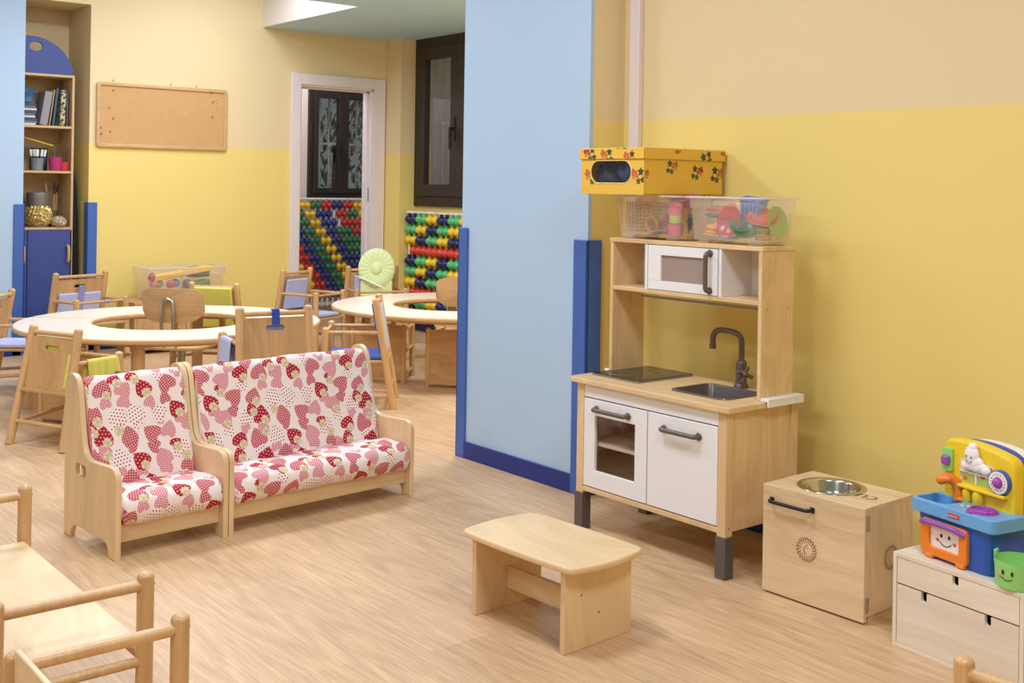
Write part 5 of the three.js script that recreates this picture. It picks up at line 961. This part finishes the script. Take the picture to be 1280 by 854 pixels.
  const bo = obj('folded_mat', bag, std(34, 32, 38, 0.85)); bo.position.set(-8.86, 0, -2.858); tag(bo, 'dark folded bag standing in the gap beside the bookcase', 'bag');
}
// ---------------------------------------------------------------- clear toy bin below the cork board
{
  const cb = thing('low_cabinet', 'low beech cabinet below the cork board carrying the toy bin', 'cabinet', [-8.33, 0, -3.5], Math.PI / 2);
  obj('cabinet_body', [rb(-0.4, -0.38, 0, 0.36, -0.2, 0.16, 0.002), rb(0.38, 0.4, 0, 0.36, -0.2, 0.16, 0.002), rb(-0.4, 0.4, 0.36, 0.38, -0.2, 0.16, 0.002), rb(-0.38, 0.38, 0.03, 0.05, -0.2, 0.16, 0.002), bx(-0.38, 0.38, 0.05, 0.36, -0.2, -0.19)], M.beechPanel, cb, 'x');
  for (const [a, b] of [[-0.378, -0.002], [0.002, 0.378]]) { const g = new THREE.Group(); g.name = 'door'; cb.add(g); obj('door_panel', rb(a, b, 0.052, 0.358, 0.142, 0.158, 0.002), M.beechPanel, g, 'y'); obj('knob', ell(0.012, 0.012, 0.012, a < 0 ? b - 0.03 : a + 0.03, 0.25, 0.168), M.beech, g); }
  bin('large clear plastic bin of mixed toys below the cork board', 0.56, 0.28, 0.25, [-8.33, 0.38, -3.505], Math.PI / 2, 0.05);
  const y = 0.4;
  const put = (name, geo, m, z, yy, x, rot, label) => toy(name, geo, m, [-8.33 + x, y + yy, z], rot, label);
  put('toy_track', rb(-0.24, 0.24, -0.02, 0.02, -0.05, 0.05, 0.008, 2), plastic(244, 196, 60), -3.5, 0.175, 0.02, [0, Math.PI / 2 + 0.05, 0.14], 'long yellow toy piece lying on top in the far bin');
  put('toy_block', rb(-0.09, 0.09, -0.05, 0.05, -0.06, 0.06, 0.012, 2), plastic(66, 130, 84), -3.62, 0.062, 0.06, [0.1, Math.PI / 2, 0.1], 'green toy block in the far bin');
  put('toy_block', rb(-0.07, 0.07, -0.04, 0.04, -0.06, 0.06, 0.012, 2), plastic(58, 118, 78), -3.68, 0.175, -0.06, [0, Math.PI / 2 + 0.4, 0], 'darker green toy block at the end of the far bin');
  const cols = [[206, 72, 74], [120, 60, 96], [96, 140, 200], [222, 166, 60], [84, 84, 130], [214, 112, 120], [150, 190, 110], [190, 80, 60], [120, 160, 220], [86, 60, 110]];
  const nm = ['red', 'plum', 'light blue', 'ochre', 'slate', 'rose', 'lime', 'rust', 'sky blue', 'violet'];
  cols.forEach((c, i) => put('toy_ball', ell(0.034, 0.033, 0.034, 0, 0, 0, 14), plastic(...c), -3.27 - (i % 5) * 0.064, 0.034 + (i > 4 ? 0.068 : 0), (i % 2 ? 0.09 : 0.02), [0, 0, 0], nm[i] + ' toy ball in the far clear bin'));
  put('toy_ball', ell(0.025, 0.035, 0.025, 0, 0, 0, 12), plastic(176, 66, 60), -3.25, 0.16, 0.1, [0, 0, 0], 'small brick red toy knob high in the far bin');
}
// ---------------------------------------------------------------- radiators dressed with coloured beads
{
  const BC = { R: plastic(206, 50, 48, 0.25), Y: plastic(244, 204, 52, 0.25), G: plastic(40, 128, 84, 0.25), B: plastic(34, 58, 140, 0.25), L: plastic(88, 192, 122, 0.25), N: plastic(28, 40, 100, 0.25), O: plastic(222, 70, 52, 0.25) };
  const bead = (rx, ry) => mergeGeometries([ell(rx, ry, rx, 0, 0, 0, 14), new THREE.CylinderGeometry(rx * 0.38, rx * 0.38, ry * 2.9, 8)].map(prep));
  const radiator = (label, at, turn, rows, sp, dy, top, rx, ry, pair) => {
    const k = thing('bead_radiator', label, 'radiator', at, turn), n = rows[0].length, bg = bead(rx, ry);
    for (let i = 0; i < n; i++) obj('tube', rod(V(i * sp, 0.1, 0), V(i * sp, top, 0), 0.011, 8), M.white, k);
    for (let i = 0; i + 1 < n; i += 2) obj('cap', rb(i * sp - 0.025, (i + 1) * sp + 0.025, top - 0.004, top + 0.016, -0.025, 0.025, 0.006), M.white, k);
    obj('header', rod(V(-0.03, 0.12, -0.02), V((n - 1) * sp + 0.03, 0.12, -0.02), 0.018, 10), M.white, k);
    rows.forEach((r, j) => [...r].forEach((ch, i) => { if (ch === '.') return; const m = new THREE.Mesh(bg, BC[ch]); m.name = 'bead'; m.castShadow = m.receiveShadow = true; m.position.set(i * sp, top - 0.055 - j * dy, 0); k.add(m); }));
    void pair;
  };
  radiator('radiator with red, yellow, green and blue beads beyond the doorway', [-9.62, 0, -5.18], Math.PI / 2, ['RYYGGRRBBRRYYY', 'GGYYBBB.RRGGYY', 'BGGYYBBB.RRRRR', 'BBGGYYBBGGGRRR', 'RBBGGYYBBGGGGG', 'RRBBGGYYBBGGGG', 'YRRBBGGYYBBBBG', 'YYRRBBGGYYBBBB', 'GYYRRBBGGYYBBB', 'GGYYRRBBGGYYBB', 'BGGYYRRBBGGYYB'], 0.0585, 0.084, 1.12, 0.034, 0.031);
  const P = 'NLYNLYNLYN', rep = (s, k) => [...Array(9)].map((_, i) => { const c = s[(i + k) % 3]; return c + c; }).join('');
  void P;
  radiator('radiator with navy, green, yellow and red beads under the bay window', [-8.3, 0, WZ + 0.1], 0, [rep('NLY', 0), rep('LYN', 0), rep('YNL', 0), '.' + 'O'.repeat(17), rep('NLY', 0), rep('LYN', 0), rep('YNL', 0), '.' + 'O'.repeat(17), rep('NLY', 0)], 0.079, 0.0905, 1.03, 0.044, 0.036);
}
renderer.render(scene, camera);
